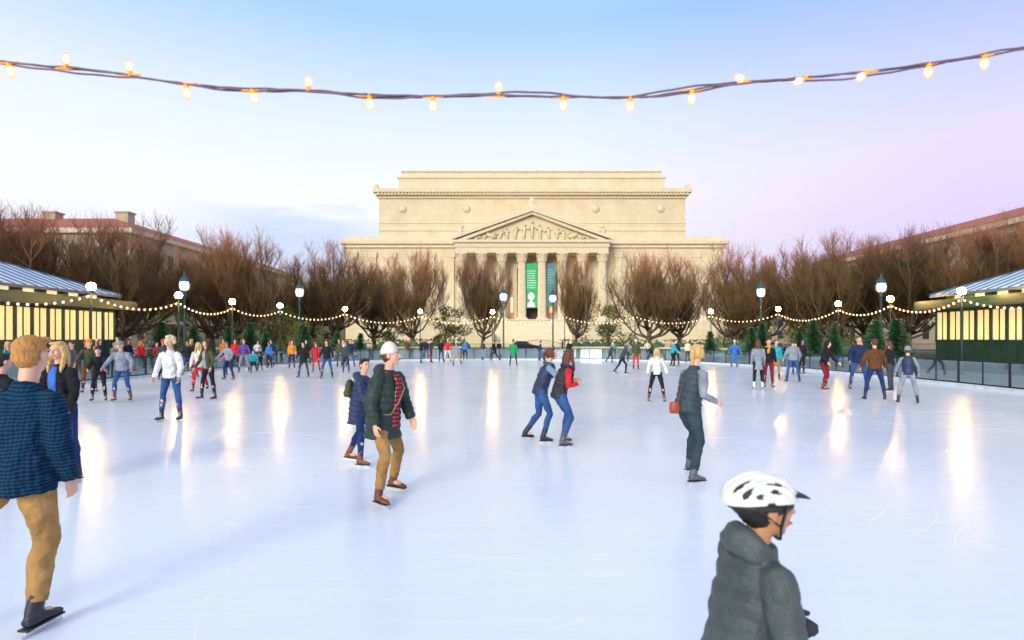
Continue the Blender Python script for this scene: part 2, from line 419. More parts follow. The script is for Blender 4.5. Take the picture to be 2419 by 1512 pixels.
    if style in('long',):
        Q.tube([h_((0,-.06,.03)),h_((0,-.085,-.06)),h_((0,-.085,-.15)),h_((0,-.075,-.26)),h_((0,-.08,-.34))],[(.08,.04),(.085,.04),(.085,.036),(.08,.03),(.04,.012)],HM@Vector((1,0,0)),10)
        for s_ in (1,-1): Q.tube([h_((s_*.07,.01,.06)),h_((s_*.085,.005,-.04)),h_((s_*.09,.03,-.14)),h_((s_*.085,.055,-.23)),h_((s_*.08,.06,-.29))],[(.02,.03),(.024,.035),(.026,.034),(.024,.026),(.008,.008)],HM@Vector((1,0,0)),8)
    if style=='pony':
        Q.tube([h_((0,-.1,.06)),h_((0,-.14,.04)),h_((0,-.15,-.05)),h_((0,-.13,-.16))],[.022,.032,.03,.012],HM@Vector((1,0,0)),8)
    part("hair",Q,HAIR[hair],remesh={0:.008,1:.012,2:None}[lod],sm=1,disp=(.02,.010 if style!='curly' else .02) if lod<2 else None)
    if hat=='beanie':
        Q=MB()
        Q.tube([h_(p) for p in ((0,-.014,.020),(0,-.014,.032),(0,-.015,.056),(0,-.018,.062),(0,-.022,.09),(0,-.030,.118),(0,-.042,.142),(0,-.050,.153))],[(.088,.102),(.092,.106),(.092,.105),(.089,.101),(.087,.098),(.072,.081),(.045,.05),(.018,.02)],HM@Vector((1,0,0)),18)
        part("beanie",Q,cloth(hatc),remesh=.008 if lod<2 else None,sm=2,disp=(.035,.012) if lod<2 else None)
    if hat=='cap':
        Q=MB(); Q.ell(h_((0,-.012,.062)),(.09,.102,.07),HS,14,8); Q.tube([h_((0,.06,.055)),h_((0,.12,.045)),h_((0,.155,.035))],[(.07,.01),(.066,.007),(.03,.004)],HM@Vector((1,0,0)),10)
        part("cap",Q,cloth(hatc))
    if hat=='hoodup':
        Q=MB(); Q.ell(h_((0,-.03,.02)),(.105,.11,.125),HS,14,10); Q.tube([h_((0,-.06,-.02)),sp(.48)+OF-F*.03],[.08,.1],(1,0,0),12)
        part("hood",Q,cloth(hatc),remesh=.014 if lod<2 else None)
    if lod<2:
        for s_ in (1,-1):
            Q=MB(); Q.ell(h_((s_*.031,.079,.008)),(.0145,.011,.0095),HS,12,8); Q.ell(h_((s_*.031,.087,.008)),(.0065,.0045,.0068),HS,8,6,1)
            part("eye",Q,[m_eye,m_iris])
        Q=MB()
        for s_ in (1,-1): Q.tube([h_((s_*.014,.094,.026)),h_((s_*.032,.0935,.032)),h_((s_*.05,.08,.026))],[.003,.004,.002],(0,0,1),5)
        part("eyebrow",Q,HAIR[hair])
        Q=MB(); Q.tube([h_((-.026,.087,-.057)),h_((-.012,.098,-.06)),h_((.012,.098,-.06)),h_((.026,.087,-.057))],[.003,.006,.006,.003],(0,0,1),6); part("mouth",Q,m_lip)
    ctx=dict(root=root,sp=sp,OF=OF,Rv=Rv,F=F,U=U,h_=h_,HS=HS,HM=HM,sc=sc_,arm=armj,x=x,y=y,hd=hd,part=part)
    return ctx
def worn(ctx,name,mb,mat,label,category,remesh=None):
    return build(name,mb,mat,smooth=True,remesh=remesh,label=label,category=category,loc=(ctx['x'],ctx['y'],.012),rotz=-rad(ctx['hd']),scale=ctx['sc'])

m_plaidblue=plaid("plaid_blue",(.010,.062,.115),(.004,.018,.045),(.016,.09,.15),84)
m_plaidred=plaid("plaid_red",(.55,.03,.03),(.06,.02,.05),(.8,.75,.7),40)
m_plaidscarf=plaid("plaid_scarf",(.05,.22,.2),(.02,.05,.1),(.5,.1,.1),40)
# A plaid shirt man seen from behind
c=person(-3.04,3.40,1.87,4,legs='khaki',hair='ginger',lod=0,over=dict(lean=5,side=1,R=(14,-2,24,2),L=(-8,34,26),ra=(-4,13,22,-4),la=(14,22,20,4),hy=-4),
   topmat=m_plaidblue,outer='shirt',hem=-.13,fat=.030,loose=.7,label="man in blue plaid shirt and tan trousers seen from behind")
# B blond smiling woman
person(-5.72,7.0,1.80,186,top='black',legs='dark_blue',hair='blond',style='long',lod=0,female=True,shirt=cloth('blue'),over=dict(hy=-6,lean=4),label="smiling blond woman in black jacket over blue top")
person(-6.25,6.7,1.66,20,top='black',legs='black',hair='black',lod=1)
# C beanie man
c=person(-1.46,6.25,1.81,118,top='dark_green',legs='khaki',hair='brown',hat='beanie',hatc='cream',hem=-.25,lod=0,boot='brown',fat=.038,loose=.6,shirt=m_plaidred,hood=True,puff=True,
  over=dict(lean=9,R=(22,9,30,14),L=(4,20,26,12),ra=(-10,19,24,4),la=(0,20,20,4),hy=-22,hp=-6),label="man in cream beanie and dark parka skating in brown boots")
Q=MB(); Q.tube([c['sp'](.46)+c['OF']-c['Rv']*.10+c['F']*.10,c['sp'](.35)+c['OF']-c['Rv']*.085+c['F']*.19,c['sp'](.2)+c['OF']+c['Rv']*.0+c['F']*.20,c['sp'](.06)+c['OF']+c['Rv']*.10+c['F']*.19,c['sp'](.02)+c['OF']+c['Rv']*.22],[(.013,.005)]*5,(1,0,0),6)
worn(c,"bag_strap",Q,cloth('tan'),"tan shoulder strap across a dark parka","bag")
# D girl with navy coat
c=person(-2.22,8.0,1.56,95,top='navy',legs='dark_blue',hair='black',style='short',hem=-.30,puff=True,lod=0,boot='brown',female=True,fat=.024,hood=True,
  over=dict(lean=8,R=(12,6,14),L=(-6,6,22),ra=(14,12,35,4),la=(8,12,30,4),hy=40),label="girl in long navy puffer coat skating in brown boots")
Q=MB(); Q.ell(c['sp'](.27)+c['OF']-c['F']*.21,(.12,.075,.17)); Q.ell(c['sp'](.18)+c['OF']-c['F']*.26,(.085,.045,.08))
for s_ in (1,-1): Q.tube([c['sp'](.42)+c['OF']-c['F']*.16+c['Rv']*s_*.07,c['sp'](.5)+c['OF']+c['Rv']*s_*.1,c['sp'](.40)+c['OF']+c['F']*.16+c['Rv']*s_*.1],[(.022,.01)]*3,(1,0,0),6)
worn(c,"backpack",Q,cloth('olive'),"olive backpack worn on a navy coat","backpack",.012)
# E couple
person(.50,9.80,1.75,82,top='light_blue',vest='navy',legs='jeans',hair='auburn',style='pony',lod=0,boot='black',female=True,scarf=m_plaidscarf,fat=.012,
  over=dict(lean=19,R=(22,6,40),L=(0,6,36),ra=(38,8,30,-6),la=(44,12,26,-6),hy=0,hp=-8),label="woman in navy vest with plaid scarf holding her friend")
person(.80,9.40,1.74,72,top='red',vest='black',legs='jeans',hair='auburn',style='long',lod=0,boot='grey',female=True,scarf='navy',fat=.012,
  over=dict(lean=17,R=(24,7,48),L=(34,8,44),ra=(-16,14,108,-26),la=(-4,18,104,-20),hy=-25),label="woman in black vest with red sleeves leaning forward on skates")
# F vest woman with bag
c=person(2.25,7.05,1.80,66,top='grey',vest='slate',legs='slate',hair='blond',style='pony',lod=0,boot='grey',female=True,fat=.018,puff=True,loose=.7,
  over=dict(lean=14,R=(12,4,28),L=(34,8,40,14),ra=(-18,16,80,-4),la=(-4,18,72,2),hy=-22),label="blond woman in dark vest with grey sleeves on grey skates")
Q=MB(); bp=c['sp'](-.06)+c['OF']-c['F']*.22
Q.tube([bp+Vector((0,0,-.085)),bp+Vector((0,0,-.03)),bp+Vector((0,0,.05)),bp+Vector((0,0,.07))],[(.062,.026),(.072,.036),(.066,.03),(.05,.02)],c['F']+c['Rv']*.6,12)
Q.tube([bp+Vector((0,0,.06)),c['sp'](.0)+c['OF']-c['F']*.20+c['Rv']*.03,c['sp'](.3)+c['OF']-c['F']*.19+c['Rv']*.05,c['sp'](.48)+c['OF']-c['F']*.06+c['Rv']*.13],.007,(1,0,0),6)
worn(c,"handbag",Q,M("leather_red",(.32,.05,.025),.4,.2,bump=.2),"small red brown leather handbag with shoulder strap","bag",.008)
# H curly woman
person(-7.62,12.3,1.88,176,top='white',legs='jeans',hair='light_blond',style='curly',lod=0,female=True,pose='wide',over=dict(R=(3,9,4),L=(2,9,4),ra=(4,16,20,4),la=(4,16,20,4),hp=4),fat=.016,label="woman with curly blond hair in white jacket and blue jeans")
# mid ground
person(-9.15,16.6,1.82,200,top='olive',legs='black',hair='brown',style='long',lod=1,pose='wide',female=True,over=dict(side=4),shirt=cloth('grey'))
person(-10.9,19.2,1.78,165,top='cream',legs='red',hair='blond',style='long',lod=1,pose='stride',female=True,boot='black')
person(-11.4,16.1,1.80,165,top='grey',legs='jeans',hair='brown',hat='cap',hatc='grey',lod=1,boot='brown',pose='glide',fat=.02,over=dict(lean=12,hp=8))
person(-12.15,16.2,1.66,150,top='black',legs='black',hair='black',lod=1,pose='bent',over=dict(lean=26))
person(-14.3,18.6,1.84,140,top='olive',legs='brown',hair='brown',hat='beanie',hatc='orange',lod=1,pose='glide')
person(-15.0,18.8,1.74,190,top='dark_grey',legs='brown',hair='brown',lod=1)
person(4.2,16.0,1.58,190,top='white',legs='black',hair='blond',style='long',lod=1,female=True,pose='wide',boot='brown')
person(8.95,20.0,1.80,15,top='grey',legs='black',hair='brown',style='long',hem=-.30,lod=1,female=True,boot='white')
person(9.55,20.5,1.84,190,top='black',legs='maroon',hair='brown',lod=1,scarf='orange')
person(11.1,19.6,1.80,150,top='black',legs='maroon',hair='black',hat='hoodup',hatc='black',lod=1,pose='glide',boot='brown')
person(12.4,19.7,1.95,200,top='navy',legs='jeans',hair='brown',lod=1,pose='wide',fat=.03)
person(10.75,16.3,1.85,20,top='brown',legs='dark_blue',hair='brown',lod=1,pose='wide',fat=.025)
person(13.2,19.2,1.76,330,top='black',legs='dark_grey',hair='auburn',style='long',lod=1,female=True,pose='stand')
person(11.15,15.5,1.62,30,top='grey',vest='navy',legs='grey',hair='brown',hat='beanie',hatc='grey',lod=1,pose='wide')
# far ground: x, y, height, heading, top, legs, hair, style, pose, hat, hatcolour, hem
FAR=[(-14.0,27.3,1.42,200,'pink','black','brown','long','glide',None,0,-.08),
(-14.6,30.0,1.84,170,'purple','grey','brown','short','wide',None,0,-.08),
(-14.1,30.8,1.15,160,'black','black','black','short','bent',None,0,-.08),
(-15.0,34.0,1.62,190,'blue','black','brown','short','stand',None,0,-.08),
(-15.4,35.2,1.78,180,'dark_blue','jeans','black','short','pockets',None,0,-.08),
(-9.8,25.9,1.70,185,'black','dark_grey','black','short','wide',None,0,-.25),
(-10.6,29.8,1.66,170,'red','red','brown','long','glide','beanie','red',-.2),
(-8.5,25.3,1.78,180,'black','jeans','brown','short','wide',None,0,-.08),
(-8.9,29.5,1.7,180,'dark_grey','dark_blue','brown','short','stand',None,0,-.08),
(-11.1,35.4,1.82,200,'olive','dark_grey','brown','short','stand',None,0,-.08),
(-10.1,34.4,1.82,170,'navy','jeans','black','short','wide',None,0,-.08),
(-9.6,42,1.55,150,'grey','white','brown','short','glide',None,0,-.08),
(-6.6,40,1.84,90,'black','jeans','brown','short','stand',None,0,-.08),
(-6.1,41.5,1.85,95,'dark_grey','maroon','brown','short','pockets',None,0,-.08),
(-5.6,43.5,1.8,180,'black','dark_blue','black','short','stand',None,0,-.08),
(-4.9,42,1.84,180,'red','cream','blond','short','wide',None,0,-.08),
(-3.8,38,1.72,200,'grey','tan','brown','short','stride','beanie','white',-.2),
(-3.9,46,1.7,185,'blue','black','brown','short','stand',None,0,-.08),
(-2.5,46.5,1.75,100,'dark_grey','grey','brown','short','glide',None,0,-.08),
(-1.4,45,1.8,260,'black','black','brown','short','stride',None,0,-.08),
(.1,37,1.78,200,'green','black','brown','short','wide','beanie','brown',-.35),
(4.8,46,1.8,190,'black','dark_blue','black','short','stride',None,0,-.08),
(7.3,41,1.6,110,'dark_grey','black','brown','short','push','beanie','white',-.08),
(5.65,28.3,1.68,100,'dark_grey','black','brown','long','push','beanie','grey',-.08),
(7.2,32,1.78,180,'olive','red','brown','short','stand','beanie','cream',-.12),
(10.3,35.4,1.8,100,'teal','black','brown','short','glide',None,0,-.08),
(10.9,36.5,1.8,190,'navy','black','brown','short','stand',None,0,-.08),
(13.4,42,1.75,180,'cream','dark_grey','brown','short','stand','beanie','cream',-.08),
(13.8,34.2,1.8,190,'blue','blue','brown','short','glide','cap','white',-.08),
(11.6,24.2,1.8,190,'teal','khaki','brown','short','stand',None,0,-.08),
(11.7,22.9,1.84,10,'grey','jeans','brown','short','wide',None,0,-.08),
(14.9,28.3,1.78,170,'black','black','black','long','stand',None,0,-.25),
(14.2,27.6,1.7,200,'purple','dark_blue','brown','short','stride',None,0,-.08),
(-13.2,33.0,1.75,150,'orange','dark_blue','brown','short','stand',None,0,-.08),
(-12.6,24.5,1.75,190,'grey','dark_blue','brown','short','glide',None,0,-.08),
(-15.6,24.6,1.8,150,'dark_grey','black','brown','short','stand','beanie','red',-.08),
(-15.9,27.0,1.75,170,'black','jeans','black','short','wide',None,0,-.08),
(-14.9,25.9,1.2,200,'pink','dark_blue','brown','long','glide','beanie','pink',-.08),
(-16.0,31.8,1.8,160,'red','black','brown','short','stand',None,0,-.08),
(-13.6,28.9,1.35,150,'teal','black','brown','short','push','beanie','navy',-.08),
(-13.9,37.2,1.78,170,'black','dark_blue','brown','short','wide',None,0,-.08),
(-12.2,39.8,1.7,185,'cream','black','blond','long','stand',None,0,-.2),
(9.2,43.8,1.75,170,'grey','dark_blue','brown','short','stride',None,0,-.08),
(2.2,44.5,1.7,100,'navy','jeans','brown','short','glide',None,0,-.08)]
for q in FAR:
    person(q[0],q[1],q[2],q[3],top=q[4],legs=q[5],hair=q[6],style=q[7],pose=q[8],hat=q[9],hatc=q[10] or 'black',hem=q[11],lod=2,fat=random.uniform(0,.03),skin=random.choice(['fair','fair','tan']),over=dict(hy=random.uniform(-25,25)))
# spectators outside the barrier
random.seed(11)
SPEC=[(-18.9,20.6,'teal'),(-19.6,22.4,'light_blue'),(-19.4,27.8,'black'),(-19.0,29.4,'red'),(-20.6,30.5,'red'),(-20.4,25.4,'brown'),(-20.8,27.6,'orange'),(-19.4,33.2,'cream'),(-18.6,35.4,'orange'),(-17.8,38.5,'white'),(-16.8,41.5,'navy'),
 (-18.6,24.0,'black'),(-19.2,25.6,'navy'),(-21.0,29.0,'grey'),(-19.8,31.4,'black'),(-18.9,32.4,'dark_grey'),
 (-9.5,50.2,'brown'),(-7.9,50.6,'navy'),(-1.2,50.7,'black'),(9.3,50.6,'teal'),(12.3,50.0,'cream'),(19.4,30.5,'navy'),(18.4,38.0,'dark_grey')]
for (x_,y_,c_) in SPEC:
    dx,dy=-x_,24-y_; person(x_,y_,random.uniform(1.62,1.86),math.degrees(math.atan2(dx,dy)),top=c_,legs=random.choice(['black','dark_blue','jeans']),hair=random.choice(['brown','blond','black']),style=random.choice(['short','long']),pose=random.choice(['stand','pockets']),lod=2,
      hat=random.choice([None,None,'beanie']),hatc=random.choice(['red','cream','dark_grey']),boot='brown',label=f"person in {c_.replace('_',' ')} coat watching beside the rink barrier",over=dict(hy=random.uniform(-30,30)))
# G helmet kid
c=person(.715,1.78,1.425,82,top='green_grey',legs='black',hair='black',hat='none',style='short',lod=0,skin='brown',glove='black',puff=.010,hood=True,hs=1.14,fat=-.004,hem=-.1,neck=-.025,hoodup=.03,
   over=dict(lean=12,R=(16,6,26),L=(4,8,24),ra=(-4,20,34,6),la=(22,12,32,6),hy=6,hp=-2),label="child in bicycle helmet and grey puffer jacket skating past")
m_hel=M("helmet_shell",(.72,.72,.66),.25,.04); m_hin=M("helmet_foam",(.02,.02,.022),.6)
Q=MB(); h_=c['h_']; nu,nv=80,72; idx={}
cen=Vector((0,-.014,.038)); R3=(.098,.134,.098)
def hp(u,v):
    vv=rad(v); uu=rad(u); p=Vector((R3[0]*math.sin(vv),R3[1]*math.cos(uu)*math.cos(vv),R3[2]*math.sin(uu)*math.cos(vv)))
    ridge=1+.04*math.cos(rad(v)*360/22)*math.sin(uu)
    p=Vector((p.x*ridge,p.y*(1.08 if p.y<0 else 1.03),p.z*ridge)); return p+cen
for i in range(nu+1):
    for j in range(nv+1):
        u=-8+198*i/nu; v=-84+168*j/nv; idx[i,j]=len(Q.v); Q.v.append(h_(hp(u,v)))
def vent(u,v):
    for vc,us in ((0,((26,96),(104,160))),(22,((14,78),(88,158))),(-22,((14,78),(88,158))),(44,((20,104),(114,166))),(-44,((20,104),(114,166))),(64,((40,92),(102,150))),(-64,((40,92),(102,150)))):
        for a,b in us:
            t=max(0,min(1,(u-a)/(b-a))); w=6.6*math.sin(math.pi*t**1.5)**.7
            if a<u<b and abs(v-vc-(u-90)*.07*(1 if vc>0 else -1 if vc<0 else 0))<w: return True
    return False
for i in range(nu):
    for j in range(nv):
        u=-8+198*(i+.5)/nu; v=-84+168*(j+.5)/nv
        if not vent(u,v): Q.f.append((idx[i,j],idx[i+1,j],idx[i+1,j+1],idx[i,j+1])); Q.m.append(0)
hel=c['part']("helmet",Q,m_hel,solid=.014,subsurf=1)
Q=MB(); Q.ell(h_(cen),tuple(r*.88 for r in R3),c['HS'],24,16); Q.tube([h_((0,-.012,.008)),h_((0,-.012,.028))],[(.103,.138),(.102,.137)],c['HM']@Vector((1,0,0)),28)
build("lining",Q,m_hin,parent=hel,smooth=True,scale=c['sc'])
Q=MB(); 
Q.tube([h_((0,.09,.055)),h_((0,.125,.048)),h_((0,.152,.038)),h_((0,.164,.032))],[(.086,.010),(.078,.009),(.058,.007),(.03,.004)],c['HM']@Vector((1,0,0)),14)
build("visor",Q,m_hin,parent=hel,smooth=True,scale=c['sc'])
Q=MB()
for s_ in (1,-1):
    Q.tube([h_((s_*.09,.045,.03)),h_((s_*.078,.025,-.05)),h_((s_*.05,.035,-.1)),h_((0,.05,-.118))],[(.004,.009)]*4,(0,1,0),6)
    Q.tube([h_((s_*.088,-.06,.02)),h_((s_*.08,.0,-.03)),h_((s_*.078,.025,-.05))],[(.004,.008)]*3,(0,1,0),6)
build("strap",Q,m_hin,parent=hel,smooth=True,scale=c['sc'])
print("people",time.time()-T0)

# ---------------------------------------------------------------- setting materials
def stone(name,col,bw,bh,mort=.02,depth=.25,rough=.8,k=(1.03,.95,.86)):
    m,nt,p=newmat(name); tc=nt.nodes.new("ShaderNodeTexCoord")
    sx=nt.nodes.new("ShaderNodeSeparateXYZ"); nt.links.new(tc.outputs["Object"],sx.inputs[0])
    ad=nt.nodes.new("ShaderNodeMath"); ad.operation='ADD'; nt.links.new(sx.outputs[0],ad.inputs[0]); nt.links.new(sx.outputs[1],ad.inputs[1])
    cb=nt.nodes.new("ShaderNodeCombineXYZ"); nt.links.new(ad.outputs[0],cb.inputs[0]); nt.links.new(sx.outputs[2],cb.inputs[1])
    br=nt.nodes.new("ShaderNodeTexBrick"); nt.links.new(cb.outputs[0],br.inputs["Vector"])
    br.inputs["Scale"].default_value=1; br.inputs["Brick Width"].default_value=bw; br.inputs["Row Height"].default_value=bh; br.inputs["Mortar Size"].default_value=mort
    br.inputs["Color1"].default_value=(*[x*k[0] for x in col],1); br.inputs["Color2"].default_value=(*[x*k[1] for x in col],1); br.inputs["Mortar"].default_value=(*[x*k[2] for x in col],1)
    v=coord(nt,(1,1,.35)); f=ramp(nt,noise(nt,v,.25,6,.6),[(.3,(.88,.86,.82)),(.7,(1.04,1.04,1.03))])
    c_=mixrgb(nt,1.0,br.outputs["Color"],f,'MULTIPLY'); nt.links.new(c_,p.inputs["Base Color"]); p.inputs["Roughness"].default_value=rough; p.inputs["Specular IOR Level"].default_value=.2
    addbump(nt,p,br.outputs["Fac"],-.15,.04); return m
m_stone=stone("limestone",(.74,.63,.43),2.6,1.25,.035)
m_trim=M("limestone_trim",(.72,.61,.42),.8,.10,1.5,.2,6,.05)
m_stone2=stone("limestone_office",(.52,.42,.29),1.8,.9,.03)
m_tile=M("red_roof_tile",(.40,.12,.07),.8,.25,2,.5,12,.05)
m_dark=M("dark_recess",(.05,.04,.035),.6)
m_glassdk=M("window_glass",(.04,.05,.06),.15,.3,.5)
m_asph=M("asphalt",(.05,.05,.055),.9,.2,3,.3,60)
m_conc=M("concrete",(.34,.32,.29),.85,.12,2,.2,40)
m_lawn=M("winter_lawn",(.11,.10,.045),.95,.35,1.5,.5,25,.03)
m_paint=M("road_paint",(.7,.7,.68),.7,.1)
m_iron=M("dark_green_iron",(.012,.028,.026),.4,.2,5,.1,50,metal=.2)
m_black=M("black_metal",(.015,.016,.018),.45,.2,metal=.3)
# ---------------------------------------------------------------- ice edge
NE=2.6
def edge(th,off=0.):
    c_,s_=math.cos(th),math.sin(th); a=17.3+off; b=(24+off) if s_>=0 else 30+off
    return Vector((a*math.copysign(abs(c_)**(2/NE),c_),24+b*math.copysign(abs(s_)**(2/NE),s_),0))
def loop(off,n=240): return [edge(2*math.pi*(i+.5)/n,off) for i in range(n)]
def walk(off,th0,th1,step):
    n=1200; P=[edge(th0+(th1-th0)*i/n,off) for i in range(n+1)]; out=[P[0]]; acc=0
    for a,b in zip(P,P[1:]):
        acc+=(b-a).length
        if acc>=step: out.append(b); acc=0
    return out
def sheet(name,pts,z,mat,label):
    q=MB(); q.poly([(p[0],p[1],z) for p in pts]); return build(name,q,mat,kind="structure",label=label,category="ground")
S_=1500
sheet("ground",[(-S_,-S_),(S_,-S_),(S_,S_),(-S_,S_)],0,m_lawn,"brown green winter lawn around the rink")
sheet("plaza_paving",loop(8.2),.004,m_conc,"pale stone paving around the ice rink")
# ice
m_ice,nt,p=newmat("rink_ice")
v=coord(nt)
big=noise(nt,v,.16,3,.5)
def scr(rot,sc2,lo,hi):
    vv=coord(nt,(sc2[0],sc2[1],1),rot=(0,0,rad(rot)))
    w=nt.nodes.new("ShaderNodeTexNoise"); w.inputs["Scale"].default_value=1; w.inputs["Detail"].default_value=6; w.inputs["Roughness"].default_value=.7; w.inputs["Distortion"].default_value=1.2
    nt.links.new(vv,w.inputs["Vector"]); return ramp(nt,w.outputs["Fac"],[(lo,0),(hi,1)])
def mth(op,a,b):
    n=nt.nodes.new("ShaderNodeMath"); n.operation=op
    for i,x in enumerate((a,b)):
        if hasattr(x,'links'): nt.links.new(x,n.inputs[i])
        else: n.inputs[i].default_value=x
    return n.outputs[0]
S1=scr(35,(.5,9),.56,.70); S2=scr(-50,(.6,11),.56,.70); S3=scr(80,(.4,8),.55,.70); S5=scr(58,(1.0,22),.56,.70); S6=scr(108,(.7,18),.56,.70)
def arcs(sc_,w,k=.75):
    vo=nt.nodes.new("ShaderNodeTexVoronoi"); vo.voronoi_dimensions='2D'; vo.inputs["Scale"].default_value=sc_
    nt.links.new(coord(nt,(1,1,1),rot=(0,0,rad(sc_*300))),vo.inputs["Vector"])
    m2=mth('MULTIPLY',vo.outputs["Distance"],9.0); fr=mth('FRACT',m2,0); ab=mth('SUBTRACT',fr,.5); ab=mth('ABSOLUTE',ab,0); return ramp(nt,ab,[(0,k),(w,0)])
A1=arcs(.08,.010); A2=arcs(.17,.014); A3=arcs(.26,.020); A4=arcs(.12,.012)
A=mth('MULTIPLY',mth('MAXIMUM',mth('MAXIMUM',A1,A3),mth('MAXIMUM',A2,A4)),ramp(nt,noise(nt,v,.8,4),[(.45,0),(.60,1)]))
patch=ramp(nt,noise(nt,v,.35,4,.6),[(.35,.2),(.62,.75)])
mx=mth('MAXIMUM',mth('MULTIPLY',mth('MAXIMUM',mth('MAXIMUM',mth('MAXIMUM',S1,S2),S3),mth('MAXIMUM',S5,S6)),patch),A)
base=mixrgb(nt,ramp(nt,big,[(.35,0),(.65,1)]),(.745,.80,.885),(.835,.87,.925))
base=mixrgb(nt,mth('MULTIPLY',mx,.8),base,(.96,.97,.98))
nt.links.new(base,p.inputs["Base Color"])
nt.links.new(mth('ADD',mth('MULTIPLY',mx,.18),mth('ADD',mth('MULTIPLY',noise(nt,v,.5,3),.08),.12)),p.inputs["Roughness"])
p.inputs["Specular IOR Level"].default_value=.38; p.inputs["IOR"].default_value=1.31
addbump(nt,p,mth('ADD',mx,noise(nt,coord(nt,(1,1,1)),4.0,4)),.18,.01)
sheet("ice",loop(0),.012,m_ice,"white scratched ice rink surface reflecting the lamps")
q=MB(); L0=loop(0.0); L1=loop(.16)
n=len(L0)
for i in range(n):
    j=(i+1)%n; a,b,c2,d=L0[i],L0[j],L1[j],L1[i]
    bb=len(q.v); q.v+= [Vector((t.x,t.y,zz)) for zz in (.006,.12) for t in (a,b,c2,d)]
    for f in ((4,5,6,7),(0,1,5,4),(2,3,7,6)): q.f.append(tuple(bb+k for k in f)); q.m.append(0)
build("rink_kerb",q,M("white_kerb",(.6,.62,.66),.6),label="low pale kerb around the ice",category="kerb")
# street
sheet("road",[(-300,74),(300,74),(300,94),(-300,94)],.008,m_asph,"asphalt avenue beyond the garden")
q=MB()
for i in range(-40,41): q.poly([(i*6,83.9,.012),(i*6+3,83.9,.012),(i*6+3,84.1,.012),(i*6,84.1,.012)])
build("road_marking",q,m_paint,kind="structure",label="dashed white lane markings on the avenue",category="ground")
q=MB(); q.box((-300,94,0),(300,111,.13)); build("pavement",q,m_conc,kind="structure",label="concrete pavement along the avenue",category="ground")
q=MB(); q.box((-300,69,0),(300,74,.13)); build("pavement",q,m_conc,kind="structure",label="concrete pavement beside the garden",category="ground")
# ---------------------------------------------------------------- barrier panels
m_gl=bpy.data.materials.new("barrier_glass"); m_gl.use_nodes=True; nt=m_gl.node_tree
out=nt.nodes["Material Output"]; nt.nodes.remove(nt.nodes["Principled BSDF"])
tr=nt.nodes.new("ShaderNodeBsdfTransparent"); tr.inputs[0].default_value=(.58,.72,.73,1)
gs=nt.nodes.new("ShaderNodeBsdfGlossy"); gs.inputs["Roughness"].default_value=.05; gs.inputs[0].default_value=(.72,.85,.88,1)
mxs=nt.nodes.new("ShaderNodeMixShader"); mxs.inputs[0].default_value=.36
nt.links.new(tr.outputs[0],mxs.inputs[1]); nt.links.new(gs.outputs[0],mxs.inputs[2]); nt.links.new(mxs.outputs[0],out.inputs[0])
W=walk(.45,rad(-25),rad(205),2.2)
for a,b in zip(W,W[1:]):
    d=b-a; L=d.length; ang=math.atan2(d.y,d.x)
    q=MB(); q.box((-.03,-.03,0),(.03,.03,1.0)); q.box((.03,-.025,.96),(L-.03,.025,1.01)); q.box((.03,-.02,.08),(L-.03,.02,.14)); q.box((L/2-.02,-.018,.14),(L/2+.02,.018,.96))
    o=build("barrier_panel",q,m_black,label="rink barrier section with black rail and tinted glass",category="barrier",group="barrier panels around the rink",loc=(a.x,a.y,.004),rotz=ang)
    q=MB(); q.box((.03,-.006,.14),(L/2-.02,.006,.96)); q.box((L/2+.02,-.006,.14),(L-.03,.006,.96)); build("glass_pane",q,m_gl,parent=o)
# low stone bench walls
def wallseg(t0,t1,off,h,w,name,mat,label,cat,step=1.0,top=None):
    P=walk(off,rad(t0),rad(t1),step); q=MB()
    n=len(P); R=[]
    for i,pp in enumerate(P):
        t=(P[min(i+1,n-1)]-P[max(i-1,0)]).normalized(); nn=Vector((-t.y,t.x,0)); R.append((pp-nn*w/2,pp+nn*w/2,nn))
    for i in range(n-1):
        a0,a1,_=R[i]; b0,b1,_=R[i+1]; z=Vector((0,0,h)); bb=len(q.v)
        q.v+=[a0,b0,b1,a1,a0+z,b0+z,b1+z,a1+z]
        for f in ((4,5,6,7),(0,1,5,4),(2,3,7,6))+(((3,0,4,7),) if i==0 else ())+(((1,2,6,5),) if i==n-2 else ()): q.f.append(tuple(bb+k for k in f)); q.m.append(0)
        if top:
            a0,a1,an=R[i]; b0,b1,bn=R[i+1]; bb=len(q.v); e=.06; z2=Vector((0,0,h+.09))
            q.v+=[a0-an*e+z,b0-bn*e+z,b1+bn*e+z,a1+an*e+z,a0-an*e+z2,b0-bn*e+z2,b1+bn*e+z2,a1+an*e+z2]
            for f in ((4,5,6,7),(0,1,5,4),(2,3,7,6),(3,2,1,0),(3,0,4,7),(1,2,6,5)): q.f.append(tuple(bb+k for k in f)); q.m.append(0)
    return build(name,q,mat,label=label,category=cat)
m_wallst=M("bench_stone",(.64,.54,.43),.8,.12,1.2,.25,20)
for (a,b) in ((98,118),(120,138),(62,82),(42,60)):
    wallseg(a,b,4.6,1.0,.6,"bench_wall",m_wallst,"curved pale stone bench wall beside the rink","wall",1.0,True)
